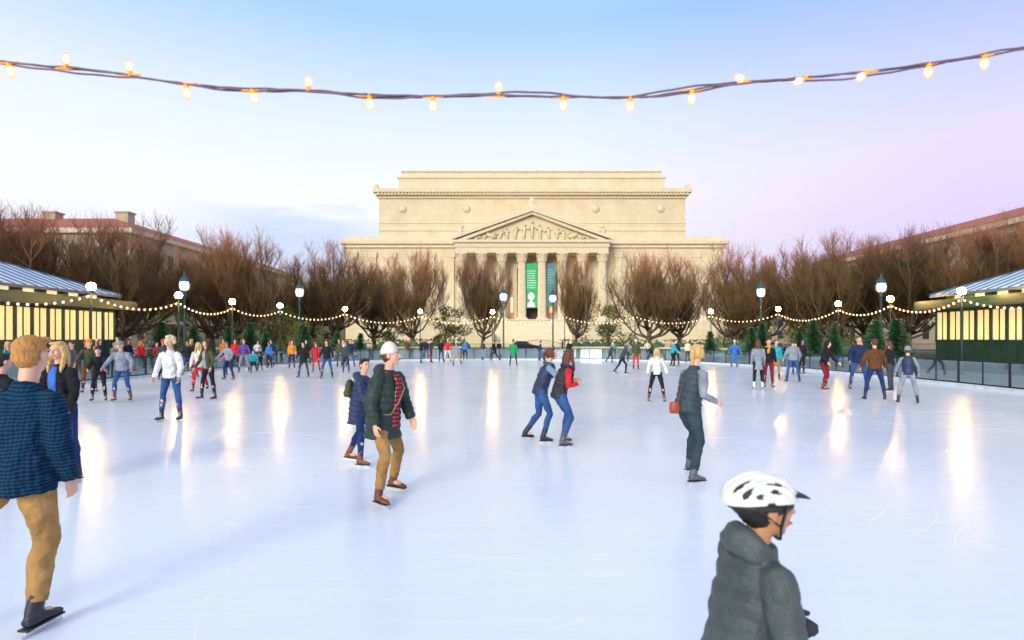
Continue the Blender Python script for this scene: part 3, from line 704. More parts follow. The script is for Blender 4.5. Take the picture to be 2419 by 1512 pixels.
# hedges
m_leaf=M("hedge_leaf",(.045,.10,.035),.7,.6,1.2)
m_leaf2=M("evergreen_leaf",(.15,.17,.025),.65,.55,.8)
m_fir=M("fir_needle",(.07,.20,.09),.75,.5,2)
random.seed(3)
def leafquad(q,c,s,mi=0):
    n=Vector((random.gauss(0,1),random.gauss(0,1),random.gauss(0,1))).normalized(); t=n.orthogonal().normalized(); b=n.cross(t)
    q.poly([c-t*s-b*s*.5,c+t*s-b*s*.4,c+t*s*.9+b*s*.5,c-t*s+b*s*.5],mi)
def hedge(t0,t1,off,h,w):
    P=walk(off,rad(t0),rad(t1),.16); q=MB()
    for i,pp in enumerate(P):
        t=(P[min(i+1,len(P)-1)]-P[max(i-1,0)]).normalized(); nn=Vector((-t.y,t.x,0))
        if i%6==0 and i+6<len(P):
            q.tube([pp+Vector((0,0,.05)),P[i+6]+Vector((0,0,.05))],[(w*.4,.05)]*2,nn,6)
            q.ell(pp+Vector((0,0,h*.5)),(w*.52,.6,h*.44),None,8,6)
        for k in range(14):
            u=random.uniform(-.5,.5)*w; z=random.uniform(.1,h); 
            if random.random()<.55:
                if random.random()<.5: u=math.copysign(w*.5,u)
                else: z=h
            leafquad(q,pp+nn*(u+random.gauss(0,.04))+Vector((0,0,z+random.gauss(0,.05)))+t*random.uniform(-.1,.1),random.uniform(.05,.11))
    return build("hedge",q,m_leaf,label="dark green clipped evergreen hedge behind the bench walls",category="hedge",group="hedges around the rink")
for (a,b) in ((97,119),(121,139),(61,83),(41,59)): hedge(a,b,6.6,1.7,1.3)
# ---------------------------------------------------------------- trees
m_bark=M("linden_bark",(.11,.078,.05),.9,.4,4,.8,18,.03)
m_twig,nt,p=newmat("linden_twigs"); tc=nt.nodes.new("ShaderNodeTexCoord"); sx=nt.nodes.new("ShaderNodeSeparateXYZ"); nt.links.new(tc.outputs["Object"],sx.inputs[0])
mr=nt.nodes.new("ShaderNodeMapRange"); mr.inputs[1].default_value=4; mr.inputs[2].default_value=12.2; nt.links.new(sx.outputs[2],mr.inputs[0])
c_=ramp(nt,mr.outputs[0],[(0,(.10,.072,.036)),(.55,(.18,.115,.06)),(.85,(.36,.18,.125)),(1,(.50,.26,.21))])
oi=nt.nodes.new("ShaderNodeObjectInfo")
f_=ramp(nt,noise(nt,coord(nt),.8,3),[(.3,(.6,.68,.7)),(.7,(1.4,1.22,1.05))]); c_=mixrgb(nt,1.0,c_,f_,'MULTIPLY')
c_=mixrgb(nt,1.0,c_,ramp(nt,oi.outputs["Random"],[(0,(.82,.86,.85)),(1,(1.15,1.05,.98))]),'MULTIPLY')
nt.links.new(c_,p.inputs["Base Color"]); p.inputs["Roughness"].default_value=.9; p.inputs["Specular IOR Level"].default_value=.15
def tree_mesh(seed,RW=4.4,HT=12.4):
    random.seed(seed); T=MB(); K=MB()
    g=random.gauss
    top=Vector((g(0,.15),g(0,.15),2.4))
    T.tube([(0,0,-.1),(0,0,.15),(top.x*.3,top.y*.3,1.0),(top.x*.7,top.y*.7,1.9),top,top+Vector((g(0,.1),g(0,.1),.8))],[.40,.30,.25,.23,.22,.15],n=10)
    def zmax(r): return 5.2+(HT-5.2)*max(0,1-(min(r,RW)/(RW*1.05))**4.0)**.6
    def zmin(r): return 2.8+1.5*(r/RW)
    def inside(p,j=.25):
        r=math.hypot(p.x,p.y); return r<RW*(.98+.10*random.random()) and zmin(r)<p.z<zmax(r)+j*random.random()
    NL=16
    for i in range(NL):
        az=2.399*i+g(0,.15); lev=i%5
        R=RW*(.25,.52,.76,.90,.96)[lev]*random.uniform(.93,1.03); z0=random.uniform(1.8,2.9); zt=(9.2,9.0,8.7,8.0,6.4)[lev]+g(0,.25)
        dx,dy=math.cos(az),math.sin(az)
        pts=[]; wob=g(0,.35)
        for s in (0,.15,.32,.52,.75,1):
            r=R*(s**.58); z=z0+(zt-z0)*(s**1.25)
            k_=wob*math.sin(s*5)*.9
            pts.append(Vector((top.x*.8+dx*r-dy*k_+g(0,.10)*s,top.y*.8+dy*r+dx*k_+g(0,.10)*s,z)))
        T.tube(pts,[.12,.095,.075,.058,.042,.022],n=7)
        for k in range(11):
            u=random.uniform(.22,1.0); ii=min(4,int(u*5)); f=u*5-ii; st=pts[ii].lerp(pts[ii+1],f)
            out_=Vector((st.x,st.y,0)); out_=out_.normalized() if out_.length>.1 else Vector((dx,dy,0))
            d=(Vector((0,0,.95))+out_*random.uniform(-.5,.6)+Vector((g(0,.6),g(0,.6),0))).normalized()
            L=random.uniform(1.5,3.4)*(1.15-.25*u); p1=st+d*L*.5+Vector((g(0,.12),g(0,.12),0)); d2=(d+Vector((0,0,.8))).normalized(); p2=p1+d2*L*.5
            if not inside(p1,0): continue
            if not inside(p2,0): p2=p1+d2*L*.2
            K.tube([st,p1,p2],[.034,.022,.012],n=4)
            for t in range(14):
                w=random.random()**.6; b0=st.lerp(p1,w*2) if w<.5 else p1.lerp(p2,w*2-1)
                oo=Vector((b0.x,b0.y,0))/RW
                dd=(Vector((0,0,1.2))+oo*random.uniform(-.1,.5)+Vector((g(0,.42),g(0,.42),0))).normalized()
                LL=random.uniform(.8,2.3); e1=b0+dd*LL*.55+Vector((g(0,.05),g(0,.05),0)); d3=(dd+Vector((g(0,.15),g(0,.15),.3))).normalized(); e2=e1+d3*LL*.5
                if not inside(e1): continue
                if not inside(e2,.5): 
                    e2=e1+d3*LL*.15
                K.tube([b0,e1,e2],[.013,.010,.006],n=3,caps=False)
                for z_ in range(3):
                    w2=random.uniform(.2,1); c0=b0.lerp(e1,w2); d4=(dd+Vector((g(0,.5),g(0,.5),.3))).normalized(); c1=c0+d4*random.uniform(.35,1.0)
                    if inside(c1,.4): K.tube([c0,c1],[.0085,.005],n=3,caps=False)
    return T,K
variants=[]
for sd_ in (1,2,3,4,5):
    T,K=tree_mesh(sd_)
    me=bpy.data.meshes.new("trunk"); me.from_pydata([tuple(v) for v in T.v],[],T.f); me.materials.append(m_bark); me.polygons.foreach_set("use_smooth",[True]*len(me.polygons))
    mk=bpy.data.meshes.new("crown"); mk.from_pydata([tuple(v) for v in K.v],[],K.f); mk.materials.append(m_twig)
    variants.append((me,mk)); print("twig faces",len(K.f))
def tree(x,y,h,w,var,rot):
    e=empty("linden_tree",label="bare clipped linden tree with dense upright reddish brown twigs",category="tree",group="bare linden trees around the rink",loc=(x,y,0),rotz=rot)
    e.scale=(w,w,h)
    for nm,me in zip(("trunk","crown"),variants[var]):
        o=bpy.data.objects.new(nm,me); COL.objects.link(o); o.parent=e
# x,y,height(m),half-width
TR=[(-33.5,36,11.0,5.0),(-29.0,41.5,11.6,5.0),(-24.4,48,12.0,4.9),(-18.2,56.5,12.1,4.8),(-10.9,60,12.0,4.7),(-3.4,62,11.7,3.7),(7.2,62,11.7,2.7),(14.9,60,12.1,5.0),
    (23.2,57.5,12.1,4.8),(28.8,51,12.2,4.8),(34.5,48,12.0,4.8),(36.6,41,11.5,4.8),(38.0,35,11.0,4.8),
    (-41,39,12.0,5),(-38,46,12.6,5),(-31,57,12.3,4.9),(-24.5,66,12.2,4.8),(29.5,64,12.2,4.9),(36.5,57,12.6,5),(43,50,12.6,5),(46,42,12.2,5),(-47,49,12.8,5.2),(53,52,12.8,5.2),(-42,60,13.0,5.2),(45,63,12.8,5.2),(-34,68,12.8,5.2),(38,70,12.8,5.2),
    (-16.8,67.5,11.8,4.8),(20.6,67.5,11.8,4.6)]
random.seed(21)
for i,(x_,y_,h_2,w_) in enumerate(TR): tree(x_,y_,h_2/12.4,w_/4.4,i%5,random.uniform(0,6.28))
# leafy evergreen trees between
def leafy(seed):
    random.seed(seed); T=MB(); T.tube([(0,0,0),(.05,.05,1.2),(0,.1,3)],[.14,.1,.05]); 
    for k in range(6):
        a=k*1.05; T.tube([(0,0,1+k*.2),(math.cos(a)*1.0,math.sin(a)*1.0,2.3+k*.25)],[.05,.02],n=5)
    K=MB()
    cl=[(Vector((random.gauss(0,1.1),random.gauss(0,1.1),random.uniform(1.4,4.6))),random.uniform(.5,.95)) for _ in range(19)]
    for c0,r in cl:
        for k in range(150):
            d=Vector((random.gauss(0,1),random.gauss(0,1),random.gauss(0,1))).normalized()*r*random.uniform(.5,1.05)
            leafquad(K,c0+d,random.uniform(.05,.11))
    return T,K
T,K=leafy(5)
lt=[(-8.0,66,1.15),(11.6,65.5,1.2),(-21.5,53.5,.9),(-26.5,60,1.15),(30.5,56,1.05),(-14,65,.9),(25.5,61,1.0),(-19.5,50.5,.7),(-30.5,50,1.0),(33,55,1.0)]
first=None
for i,(x_,y_,s_) in enumerate(lt):
    if first is None:
        first=empty("evergreen_tree",label="small broadleaf evergreen tree with olive green leaves",category="tree",group="broadleaf evergreens behind the rink",loc=(x_,y_,0)); first.scale=(s_,)*3
        build("trunk",T,m_bark,parent=first,smooth=True); build("crown",K,m_leaf2,parent=first)
    else: clone(first,(x_,y_,0),random.uniform(0,6),s_)
# firs
random.seed(9); T=MB(); T.tube([(0,0,0),(0,0,1.2),(0,0,2.3)],[.06,.045,.01]); K=MB()
for k in range(240):
    z=.15+2.15*(k/240); R=(.86*(1-z/2.45)+.05)*random.uniform(.8,1.12); a=k*2.399+random.gauss(0,.2); L=R*random.uniform(.75,1.1)
    d=Vector((math.cos(a),math.sin(a),random.uniform(-.15,.35))); st=Vector((0,0,z)); e=st+d*L
    for s in range(9):
        c0=st.lerp(e,(s+1)/9.5); sd2=Vector((-d.y,d.x,0))*(.17*(1-s/11))*R**.3
        for sg in (1,-1):
            t=c0+sd2*sg+d*.06+Vector((0,0,random.uniform(-.03,.05)))
            K.poly([c0-d*.03,c0+d*.03,t+Vector((0,0,.012)),t-d*.02])
    K.poly([e-Vector((d.y,-d.x,0))*.03,e+d*.1,e+Vector((d.y,-d.x,0))*.03])
first=None
FI=[(19.6,33.5,1.1),(21.2,32.0,1.25),(18.9,36.2,1.0),(17.6,40.4,1.15),(20.6,35.2,1.05),(22.6,34.5,1.2),(-19.3,37.5,1.15),(-17.9,40,1.0),(-16.4,43.6,1.2),(-14.6,46.0,1.05),(-20.6,35.6,1.15),(-13.2,48,1.0),(23.2,33.2,1.3),(-19.2,40.4,1.3),(-22,34.6,1.25),(16.2,45,1.05),(19.2,42.2,1.3),(-17.4,45.5,1.3),(20.8,38.0,1.35)]
for (x_,y_,s_) in FI:
    if first is None:
        first=empty("fir_tree",label="small green fir tree standing beside the barrier",category="tree",group="small fir trees beside the barrier",loc=(x_,y_,0)); first.scale=(s_*1.15,s_*1.15,s_)
        build("trunk",T,m_bark,parent=first,smooth=True); build("crown",K,m_fir,parent=first)
    else: clone(first,(x_,y_,0),random.uniform(0,6),(s_*random.uniform(1.1,1.4),s_*random.uniform(1.1,1.4),s_))
print("trees",time.time()-T0)
# ---------------------------------------------------------------- lamps
def emis(name,col,st,base=(.8,.8,.8)):
    m,nt,p=newmat(name); p.inputs["Base Color"].default_value=(*base,1); p.inputs["Emission Color"].default_value=(*col,1)
    f=noise(nt,coord(nt),6,2); r=ramp(nt,f,[(0,.85*1.0),(1,1.0)])
    ml=nt.nodes.new("ShaderNodeMath"); ml.operation='MULTIPLY'; ml.inputs[1].default_value=st; nt.links.new(r,ml.inputs[0]); nt.links.new(ml.outputs[0],p.inputs["Emission Strength"])
    return m
m_globe=emis("lit_globe",(1,.60,.19),215)
GL=[(-21.4,20.0),(-19.8,25.9),(-18.9,31.2),(-18.6,36.6),(-17.2,40.8),(-13.8,45.5),(-8.3,49.8),(-1.8,50.6),(4.9,51.2),(11.4,51.0),(18,49.8),(22,45.5),(23,38.8),(23.3,33.9),(23.2,28.4),(23.6,22.0)]
NOG={8,9}
first=None
for i,(x_,y_) in enumerate(GL):
    q=MB(); q.tube([(0,0,0),(0,0,.06),(0,0,.3),(0,0,.34),(0,0,1.0),(0,0,3.9 if i in NOG else 4.05)],[.13,.13,.07,.055,.045,.035],n=10)
    if i not in NOG: q.tube([(0,0,4.03),(0,0,4.1),(0,0,4.13)],[.05,.09,.10],n=12)
    else: q.ell((0,0,3.93),.06)
    if first is None and i not in NOG:
        first=build("globe_lamp",q,m_iron,smooth=True,label="dark slender post with a lit round globe",category="lamp post",group="globe lamps around the rink",loc=(x_,y_,0))
        g=MB(); g.ell((0,0,4.30),.19,None,20,14); build("globe",g,m_globe,parent=first,smooth=True)
    elif i in NOG: build("light_post",q,m_iron,smooth=True,label="dark slender post holding up string lights",category="post",loc=(x_,y_,0))
    else: clone(first,(x_,y_,0))
# string lights between posts
m_wire=M("wire",(.05,.035,.025),.6); m_bulb=emis("small_bulb",(1,.50,.15),2.7); 
bm_=MB(); bm_.ell((0,0,-.05),(.05,.05,.06),None,8,6); bme=None
for (a,b) in zip(GL,GL[1:]):
    a3=Vector((a[0],a[1],3.92)); b3=Vector((b[0],b[1],3.92)); L=(b3-a3).length; sag=.095*L
    pt=lambda t:a3.lerp(b3,t)-Vector((0,0,4*sag*t*(1-t)))
    q=MB(); q.tube([pt(t/14) for t in range(15)],.012,(0,0,1),5)
    o=build("string_light",q,m_wire,smooth=True,label="sagging string of small warm bulbs between lamp posts",category="string lights",group="string lights around the rink")
    nb_=int(L/.34)
    for k in range(nb_):
        pp=pt((k+.5)/nb_)
        if bme is None:
            bo=build("bulb",bm_,m_bulb,parent=o,smooth=True,loc=pp); bme=bo
        else:
            bo=bme.copy(); COL.objects.link(bo); bo.parent=o; bo.location=pp
# street lanterns
m_lglass=emis("lantern_glass",(.85,.92,1.0),1.0); 
m_ironb=M("blue_green_iron",(.02,.07,.085),.4,.2)
first=None
for (x_,y_,h2) in ((-18.1,46.9,6.9),(-.8,51.9,6.9),(4.0,53.8,6.9),(21.2,46.9,6.9),(28.3,42.2,6.9),(-24.4,41.0,6.9)):
    if first is None:
        q=MB(); q.tube([(0,0,0),(0,0,.1),(0,0,.5),(0,0,.6),(0,0,1.1),(0,0,1.2),(0,0,5.0),(0,0,5.15),(0,0,5.25),(0,0,5.4)],[.28,.28,.2,.13,.12,.085,.06,.13,.07,.2],n=12)
        first=build("street_lamp",q,m_ironb,smooth=True,label="dark green cast iron lamp post with glass lantern",category="street lamp",group="lantern street lamps around the rink",loc=(x_,y_,0))
        q=MB(); q.tube([(0,0,5.4),(0,0,5.55),(0,0,5.85),(0,0,6.1)],[.2,.32,.36,.3],n=16); build("lamp_glass",q,m_lglass,parent=first,smooth=True)
        q=MB(); q.tube([(0,0,6.1),(0,0,6.14),(0,0,6.3),(0,0,6.5),(0,0,6.56),(0,0,6.68),(0,0,6.9)],[.38,.38,.3,.12,.05,.08,.01],n=16)
        for k in range(8):
            a=k*math.pi/4; ca,sa=math.cos(a),math.sin(a); q.tube([(ca*r_,sa*r_,z_) for r_,z_ in ((.21,5.4),(.335,5.55),(.375,5.85),(.34,6.12))],.02,n=4)
        build("lamp_cap",q,m_ironb,parent=first,smooth=True)
    else: clone(first,(x_,y_,0))
# ---------------------------------------------------------------- near string of large bulbs
CAB=[(-2.9,3.09),(-2.46,3.01),(-2.046,2.955),(-1.783,2.933),(-1.538,2.908),(-1.301,2.865),(-1.039,2.840),(-.814,2.848),(-.570,2.818),(-.316,2.814),(-.054,2.823),(.205,2.818),(.472,2.806),(.719,2.843),(.942,2.877),(1.178,2.891),(1.423,2.916),(1.665,2.950),(1.888,2.984),(2.047,3.009),(2.5,3.09),(2.9,3.17)]
def cabz(x):
    for a,b in zip(CAB,CAB[1:]):
        if a[0]<=x<=b[0]: return a[1]+(b[1]-a[1])*(x-a[0])/(b[0]-a[0])
def cabzs(x): return sum(cabz(max(-2.89,min(2.89,x+d))) for d in (-.12,-.06,0,.06,.12))/5
q=MB()
for ph,am in ((0,.017),(2.4,.012),(4.3,.005)):
    q.tube([(-2.9+i*.03,2.2+.006*math.cos(i*.45+ph),cabzs(-2.9+i*.03)+am*math.sin(i*.12+ph)*(.45+.65*math.sin(i*.057+ph))+.0015*math.sin(i*1.1+ph)) for i in range(193)],.0040,(0,1,0),7)
o=build("string_light",q,M("festoon_wire",(.17,.10,.14),.6),smooth=True,label="twisted dark cable strung with large glowing warm bulbs",category="string lights")
m_core=emis("festoon_core",(1,.82,.50),9); m_sock_glow=emis("festoon_socket_glow",(1,.30,.02),.95,(.6,.25,.03))  # socket emission stands in for bulb light falling on socket and wire
m_shell=bpy.data.materials.new("festoon_glass"); m_shell.use_nodes=True; nt=m_shell.node_tree; nt.nodes.remove(nt.nodes["Principled BSDF"])
tr=nt.nodes.new("ShaderNodeBsdfTransparent"); em=nt.nodes.new("ShaderNodeEmission"); em.inputs[0].default_value=(1,.56,.15,1); em.inputs[1].default_value=1.35
mxs=nt.nodes.new("ShaderNodeMixShader"); nt.links.new(ramp(nt,noise(nt,coord(nt),30,2),[(0,.42),(1,.55)]),mxs.inputs[0]); nt.links.new(tr.outputs[0],mxs.inputs[1]); nt.links.new(em.outputs[0],mxs.inputs[2]); nt.links.new(mxs.outputs[0],nt.nodes["Material Output"].inputs[0])
BB=[(-2.012,170),(-1.783,0),(-1.526,-8),(-1.301,178),(-1.039,165),(-.814,0),(-.570,176),(-.316,180),(-.054,2),(.205,180),(.472,180),(.719,182),(.942,-62),(1.178,-110),(1.423,-125),(1.665,181),(1.888,178),(2.3,180),(-2.3,10)]
for x_,ang in BB:
    Mx=Matrix.Rotation(rad(ang),3,'Y'); z=cabzs(x_); 
    q=MB(); q.tube([Mx@Vector((0,0,h)) for h in (.014,.020,.030,.043,.054,.061,.064)],[.010,.0140,.0172,.0162,.0116,.006,.001],(0,1,0),16)
    bo=build("bulb",q,m_shell,parent=o,smooth=True,loc=(x_,2.2,z))
    q=MB(); q.tube([Mx@Vector((0,0,h)) for h in (.020,.025,.034,.044,.052)],[.004,.009,.0112,.0098,.003],(0,1,0),12); build("filament",q,m_core,parent=bo,smooth=True)
    q=MB(); q.tube([Mx@Vector((0,0,h)) for h in (-.006,.002,.014,.017)],[.006,.0095,.0098,.0085],(0,1,0),12)
    q.tube([(-.042,0,-.002),(-.012,0,0),(.012,0,0),(.042,0,.002)],[.003,.0055,.0055,.003],(0,1,0),8); build("lit_socket",q,m_sock_glow,parent=bo,smooth=True)  # sleeve on the cable glows as wire lit by the bulb
# ---------------------------------------------------------------- kiosks
m_kgreen=M("kiosk_green",(.008,.042,.028),.4,.25,3); m_krib=M("roof_metal",(.62,.74,.86),.35,.10,1.2); m_kseam=M("roof_seam",(.04,.09,.16),.4)
m_panel=emis("lit_panel",(1,.78,.36),.84,(.6,.45,.22)); m_pglow=emis("clerestory_glow",(1,.88,.42),.9)
m_soff=emis("lit_soffit",(1,.70,.20),.75,(.5,.35,.1))
for sgn,Xw in ((-1,23.8),(1,25.4)):
    y0,y1=15.0,33.0; D=6.2
    k=empty("kiosk",label="dark green refreshment kiosk with lit panels and ribbed metal roof",category="kiosk",loc=(sgn*Xw,y0,0))
    L=y1-y0
    def X(u): return sgn*u
    def bx(q,u0,u1,a,b,z0,z1,mi=0):
        xs=sorted((X(u0),X(u1))); q.box((xs[0],a,z0),(xs[1],b,z1),mi=mi)
    q=MB(); bx(q,0,D,0,L,0,1.75); bx(q,.12,D-.1,.1,L-.1,1.75,4.05); 
    npn=19; st=L/npn
    for i in range(npn+1): bx(q,-.03,.14,max(0,i*st-.07),min(L,i*st+.07),1.75,3.5)
    for i in range(npn): bx(q,.03,.13,i*st+st/2-.03,i*st+st/2+.03,1.8,3.4)
    bx(q,-.03,.14,0,L,3.4,3.62); bx(q,-.05,.10,0,L,1.66,1.80)
    for i in range(int(L/.9)): bx(q,-.025,.0,i*.9+.08,i*.9+.80,.25,1.5)
    build("wall",q,m_kgreen,parent=k)
    pm=None
    for i in range(npn):
        if pm is None:
            q=MB(); bx(q,.06,.118,.05,st-.05,1.80,3.4); pm=build("window_panel",q,m_panel,parent=k)
        else:
            o=pm.copy(); COL.objects.link(o); o.location=(0,i*st,0)
    q=MB(); bx(q,-.95,D+.4,-.6,L+.35,3.72,3.84); bx(q,-1.05,-.93,-.7,L+.45,3.54,4.06); bx(q,-1.05,D+.4,L+.35,L+.47,3.54,4.06)
    build("canopy",q,m_kgreen,parent=k)
    q=MB(); bx(q,-.85,-.06,-.5,L+.25,3.66,3.70); build("soffit",q,m_soff,parent=k)
    q=MB(); bx(q,.3,D-.3,.4,L-.4,4.05,4.5); build("clerestory",q,m_kgreen,parent=k)
    cm=None
    for i in range(12):
        if cm is None: q=MB(); bx(q,.265,.295,.9,1.5,4.16,4.38); cm=build("clerestory_window",q,m_pglow,parent=k)
        else: o=cm.copy(); COL.objects.link(o); o.location=(0,i*1.40,0)
    # hip roof
    e=.45; z0,z1=4.44,5.85; a0,a1=-e,L-.1; u0,u1=-e,D+e; rm=D/2; inset=3.6
    q=MB()
    P=[Vector((X(u0),a0,z0)),Vector((X(u1),a0,z0)),Vector((X(u1),a1,z0)),Vector((X(u0),a1,z0)),Vector((X(rm),a0+inset,z1)),Vector((X(rm),a1-inset,z1))]
    for f in ((0,3,5,4),(1,2,5,4),(0,1,4),(3,2,5),(0,1,2,3)): q.poly([P[i] for i in f],0)
    b0=[Vector((v.x,v.y,v.z-.16)) for v in P[:4]]
    for i in range(4): j=(i+1)%4; q.poly([P[i],P[j],b0[j],b0[i]],1)
    for i in range(int((a1-a0)/.62)+1):
        yy=a0+i*.62+.1
        if yy>a1: break
        if yy<a0+inset: t=(yy-a0)/inset
        elif yy>a1-inset: t=(a1-yy)/inset
        else: t=1
        for uu in (u0,u1):
            q.tube([Vector((X(uu),yy,z0+.01)),Vector((X(uu+(rm-uu)*t),yy,z0+(z1-z0)*t+.01))],[(.08,.035)]*2,(0,1,0),4,1)
    for i in range(int((u1-u0)/.62)+1):
        uu=u0+i*.62
        t=1-abs(uu-rm)/(rm-u0)
        for ya,sg in ((a0,1),(a1,-1)): q.tube([Vector((X(uu),ya,z0+.01)),Vector((X(uu),ya+sg*inset*t,z0+(z1-z0)*t+.01))],[(.08,.035)]*2,(1,0,0),4,1)
    for i,j in ((0,4),(1,4),(2,5),(3,5),(4,5)): q.tube([P[i],P[j]],.06,(0,1,.2),6,1)
    build("roof",q,[m_krib,m_kseam],parent=k)
# ---------------------------------------------------------------- archive building
cx=4.56
ab=empty("archive_building",label="large pale limestone neoclassical building with columned portico and pediment",category="building",loc=(cx,130,0))
def LB(name,boxes,mat,bev=0):
    q=MB()
    for b in boxes: q.box(b[0:3],b[3:6])
    return build(name,q,mat,parent=ab)
LB("base_wall",[(-44,0,0,45.4,60,23.3)],m_stone)
LB("wing_cornice",[(-44.4,-.5,23.3,45.8,60.4,24.1),(-45,-1.1,24.1,46.4,61,24.9),(-44.2,-.2,24.9,45.6,60.2,25.9)],m_trim)
LB("upper_wall",[(-36.2,1,25.9,36.7,58,35.2)],m_stone)
LB("string_course",[(-36.35,.8,27.5,36.85,58.2,28.0),(-36.3,.85,29.3,36.8,58.1,29.5)],m_trim)
LB("main_cornice",[(-36.4,.6,35.2,36.9,58.4,35.8),(-36.9,.0,35.8,37.4,59,36.4),(-37.4,-.5,36.4,37.9,59.4,37.3)],m_trim)
q=MB()
for i in range(92): q.box((-36.2+i*.8,-.3,35.85),(-35.8+i*.8,-.003,36.35))
build("dentil",q,m_trim,parent=ab)["kind"]="stuff"
for s_ in (-37.1,36.6): LB("corner_block",[(s_-.0,-.3,37.3,s_+.9,.7,38.2)],m_trim)
LB("attic",[(-32.2,4,37.3,32.6,55,40.9)],m_stone)
LB("attic_cap",[(-32.5,3.7,40.9,32.9,55.3,41.3),(-31.3,4.6,41.3,31.7,54.6,42.6),(-31.6,4.3,42.6,32,55,42.9)],m_trim)
for xx in (-30.6,-15.4,15.3,30.8):
    q=MB()
    q.tube([(0,.98,0),(0,.88,0)],[.95,.95],(1,0,0),28); q.tube([(0,.88,0),(0,.84,0)],[.7,.66],(1,0,0),24); q.ell((0,.85,0),(.3,.08,.4))
    for k in range(12): a=k*math.pi/6; q.ell((math.cos(a)*.82,.87,math.sin(a)*.82),(.09,.05,.09),None,6,4)
    o=build("roundel",q,m_trim,parent=ab,smooth=True,loc=(xx,0,32.7))
# podium, stairs
LB("podium",[(-40,-6,0,-8.6,0,6.0),(8.6,-6,0,41.4,0,6.0),(-8.6,-5.0,0,8.6,0,6.0)],m_stone)
q=MB()
for i in range(30): q.box((-8.3,-16.8+i*.4,0),(8.3,-16.4+i*.4,.13+(i+1)*.195))
build("stair",q,m_trim,parent=ab)
LB("stair_wall",[(-10.4,-17,0,-8.4,-6.02,3.0)],m_stone); LB("stair_wall",[(8.4,-17,0,10.4,-6.02,3.0)],m_stone)
LB("plinth",[(-17.4,-5.4,6.0,17.4,-.02,6.25)],m_trim)
# columns
q=MB(); N=40
q.box((-1.3,-1.3,6.25),(1.3,1.3,6.5)); q.tube([(0,0,6.5),(0,0,6.65),(0,0,6.8),(0,0,6.95)],[1.22,1.25,1.08,1.0],n=24)
b=len(q.v)
zs=[6.95,10,14,18,19.4]; rs=[.98,.97,.93,.87,.84]
for z,r in zip(zs,rs):
    for j in range(N*2): a=math.pi*j/N; rr=r*(1 if j%2 else .93); q.v.append(Vector((rr*math.cos(a),rr*math.sin(a),z)))
for i in range(4):
    for j in range(N*2): a=b+i*N*2+j; c2=b+i*N*2+(j+1)%(N*2); q.f.append((a,c2,c2+N*2,a+N*2)); q.m.append(0)
q.tube([(0,0,19.35),(0,0,19.5),(0,0,20.3),(0,0,20.9),(0,0,21.1)],[.9,.92,1.0,1.2,1.3],n=16)
for tier,(z,r) in enumerate(((19.7,.98),(20.25,1.06),(20.8,1.25))):
    for k in range(10): a=k*math.pi/5+tier*.3; q.ell((math.cos(a)*r,math.sin(a)*r,z),(.17,.17,.3),None,6,5)
q.box((-1.3,-1.3,21.1),(1.3,1.3,21.35))
col=None
for k in range(8):
    xx=-16.1+4.6*k
    if col is None: col=build("column",q,m_trim,parent=ab,loc=(xx,-4,0))
    else: o=col.copy(); COL.objects.link(o); o.location=(xx,-4,0)
# wing pilasters
q=MB(); q.box((-.8,-.45,6.0),(.8,-.003,21.0)); q.box((-1.0,-.6,21.0),(1.0,-.003,22.2)); pl=None
for xx in [-42+i*4.6 for i in range(6)]+[20.5+i*4.6 for i in range(6)]:
    if pl is None: pl=build("pilaster",q,m_trim,parent=ab,loc=(xx,0,0))
    else: o=pl.copy(); COL.objects.link(o); o.location=(xx,0,0)
q=MB(); q.box((-.7,-.06,8.5),(.7,-.004,15.0)); wn=None
m_glsoft=M("pale_window_glass",(.22,.20,.17),.3,.3,.5)
for xx in [-39.7+i*4.6 for i in range(5)]+[22.8+i*4.6 for i in range(5)]:
    if wn is None: wn=build("window",q,m_glsoft,parent=ab,loc=(xx,0,0))
    else: o=wn.copy(); COL.objects.link(o); o.location=(xx,0,0)
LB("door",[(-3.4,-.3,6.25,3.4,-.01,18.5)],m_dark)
LB("doorframe",[(-4.1,-.5,6.25,-3.4,-.012,19.4),(3.4,-.5,6.25,4.1,-.012,19.4),(-3.4,-.5,18.5,3.4,-.012,19.4)],m_trim)
LB("portico_light",[(-4.9,-.9,8,-4.3,-.55,11.5)],emis("portico_glow",(1,.45,.12),1.2)); LB("portico_light",[(4.3,-.9,8,4.9,-.55,11.5)],emis("portico_glow",(1,.45,.12),1.2))
LB("entablature",[(-17.3,-5.3,21.35,17.3,0,22.6),(-17.5,-5.5,22.6,17.5,-.02,23.6),(-17.9,-6.0,23.6,17.9,-1.12,24.2)],m_trim)
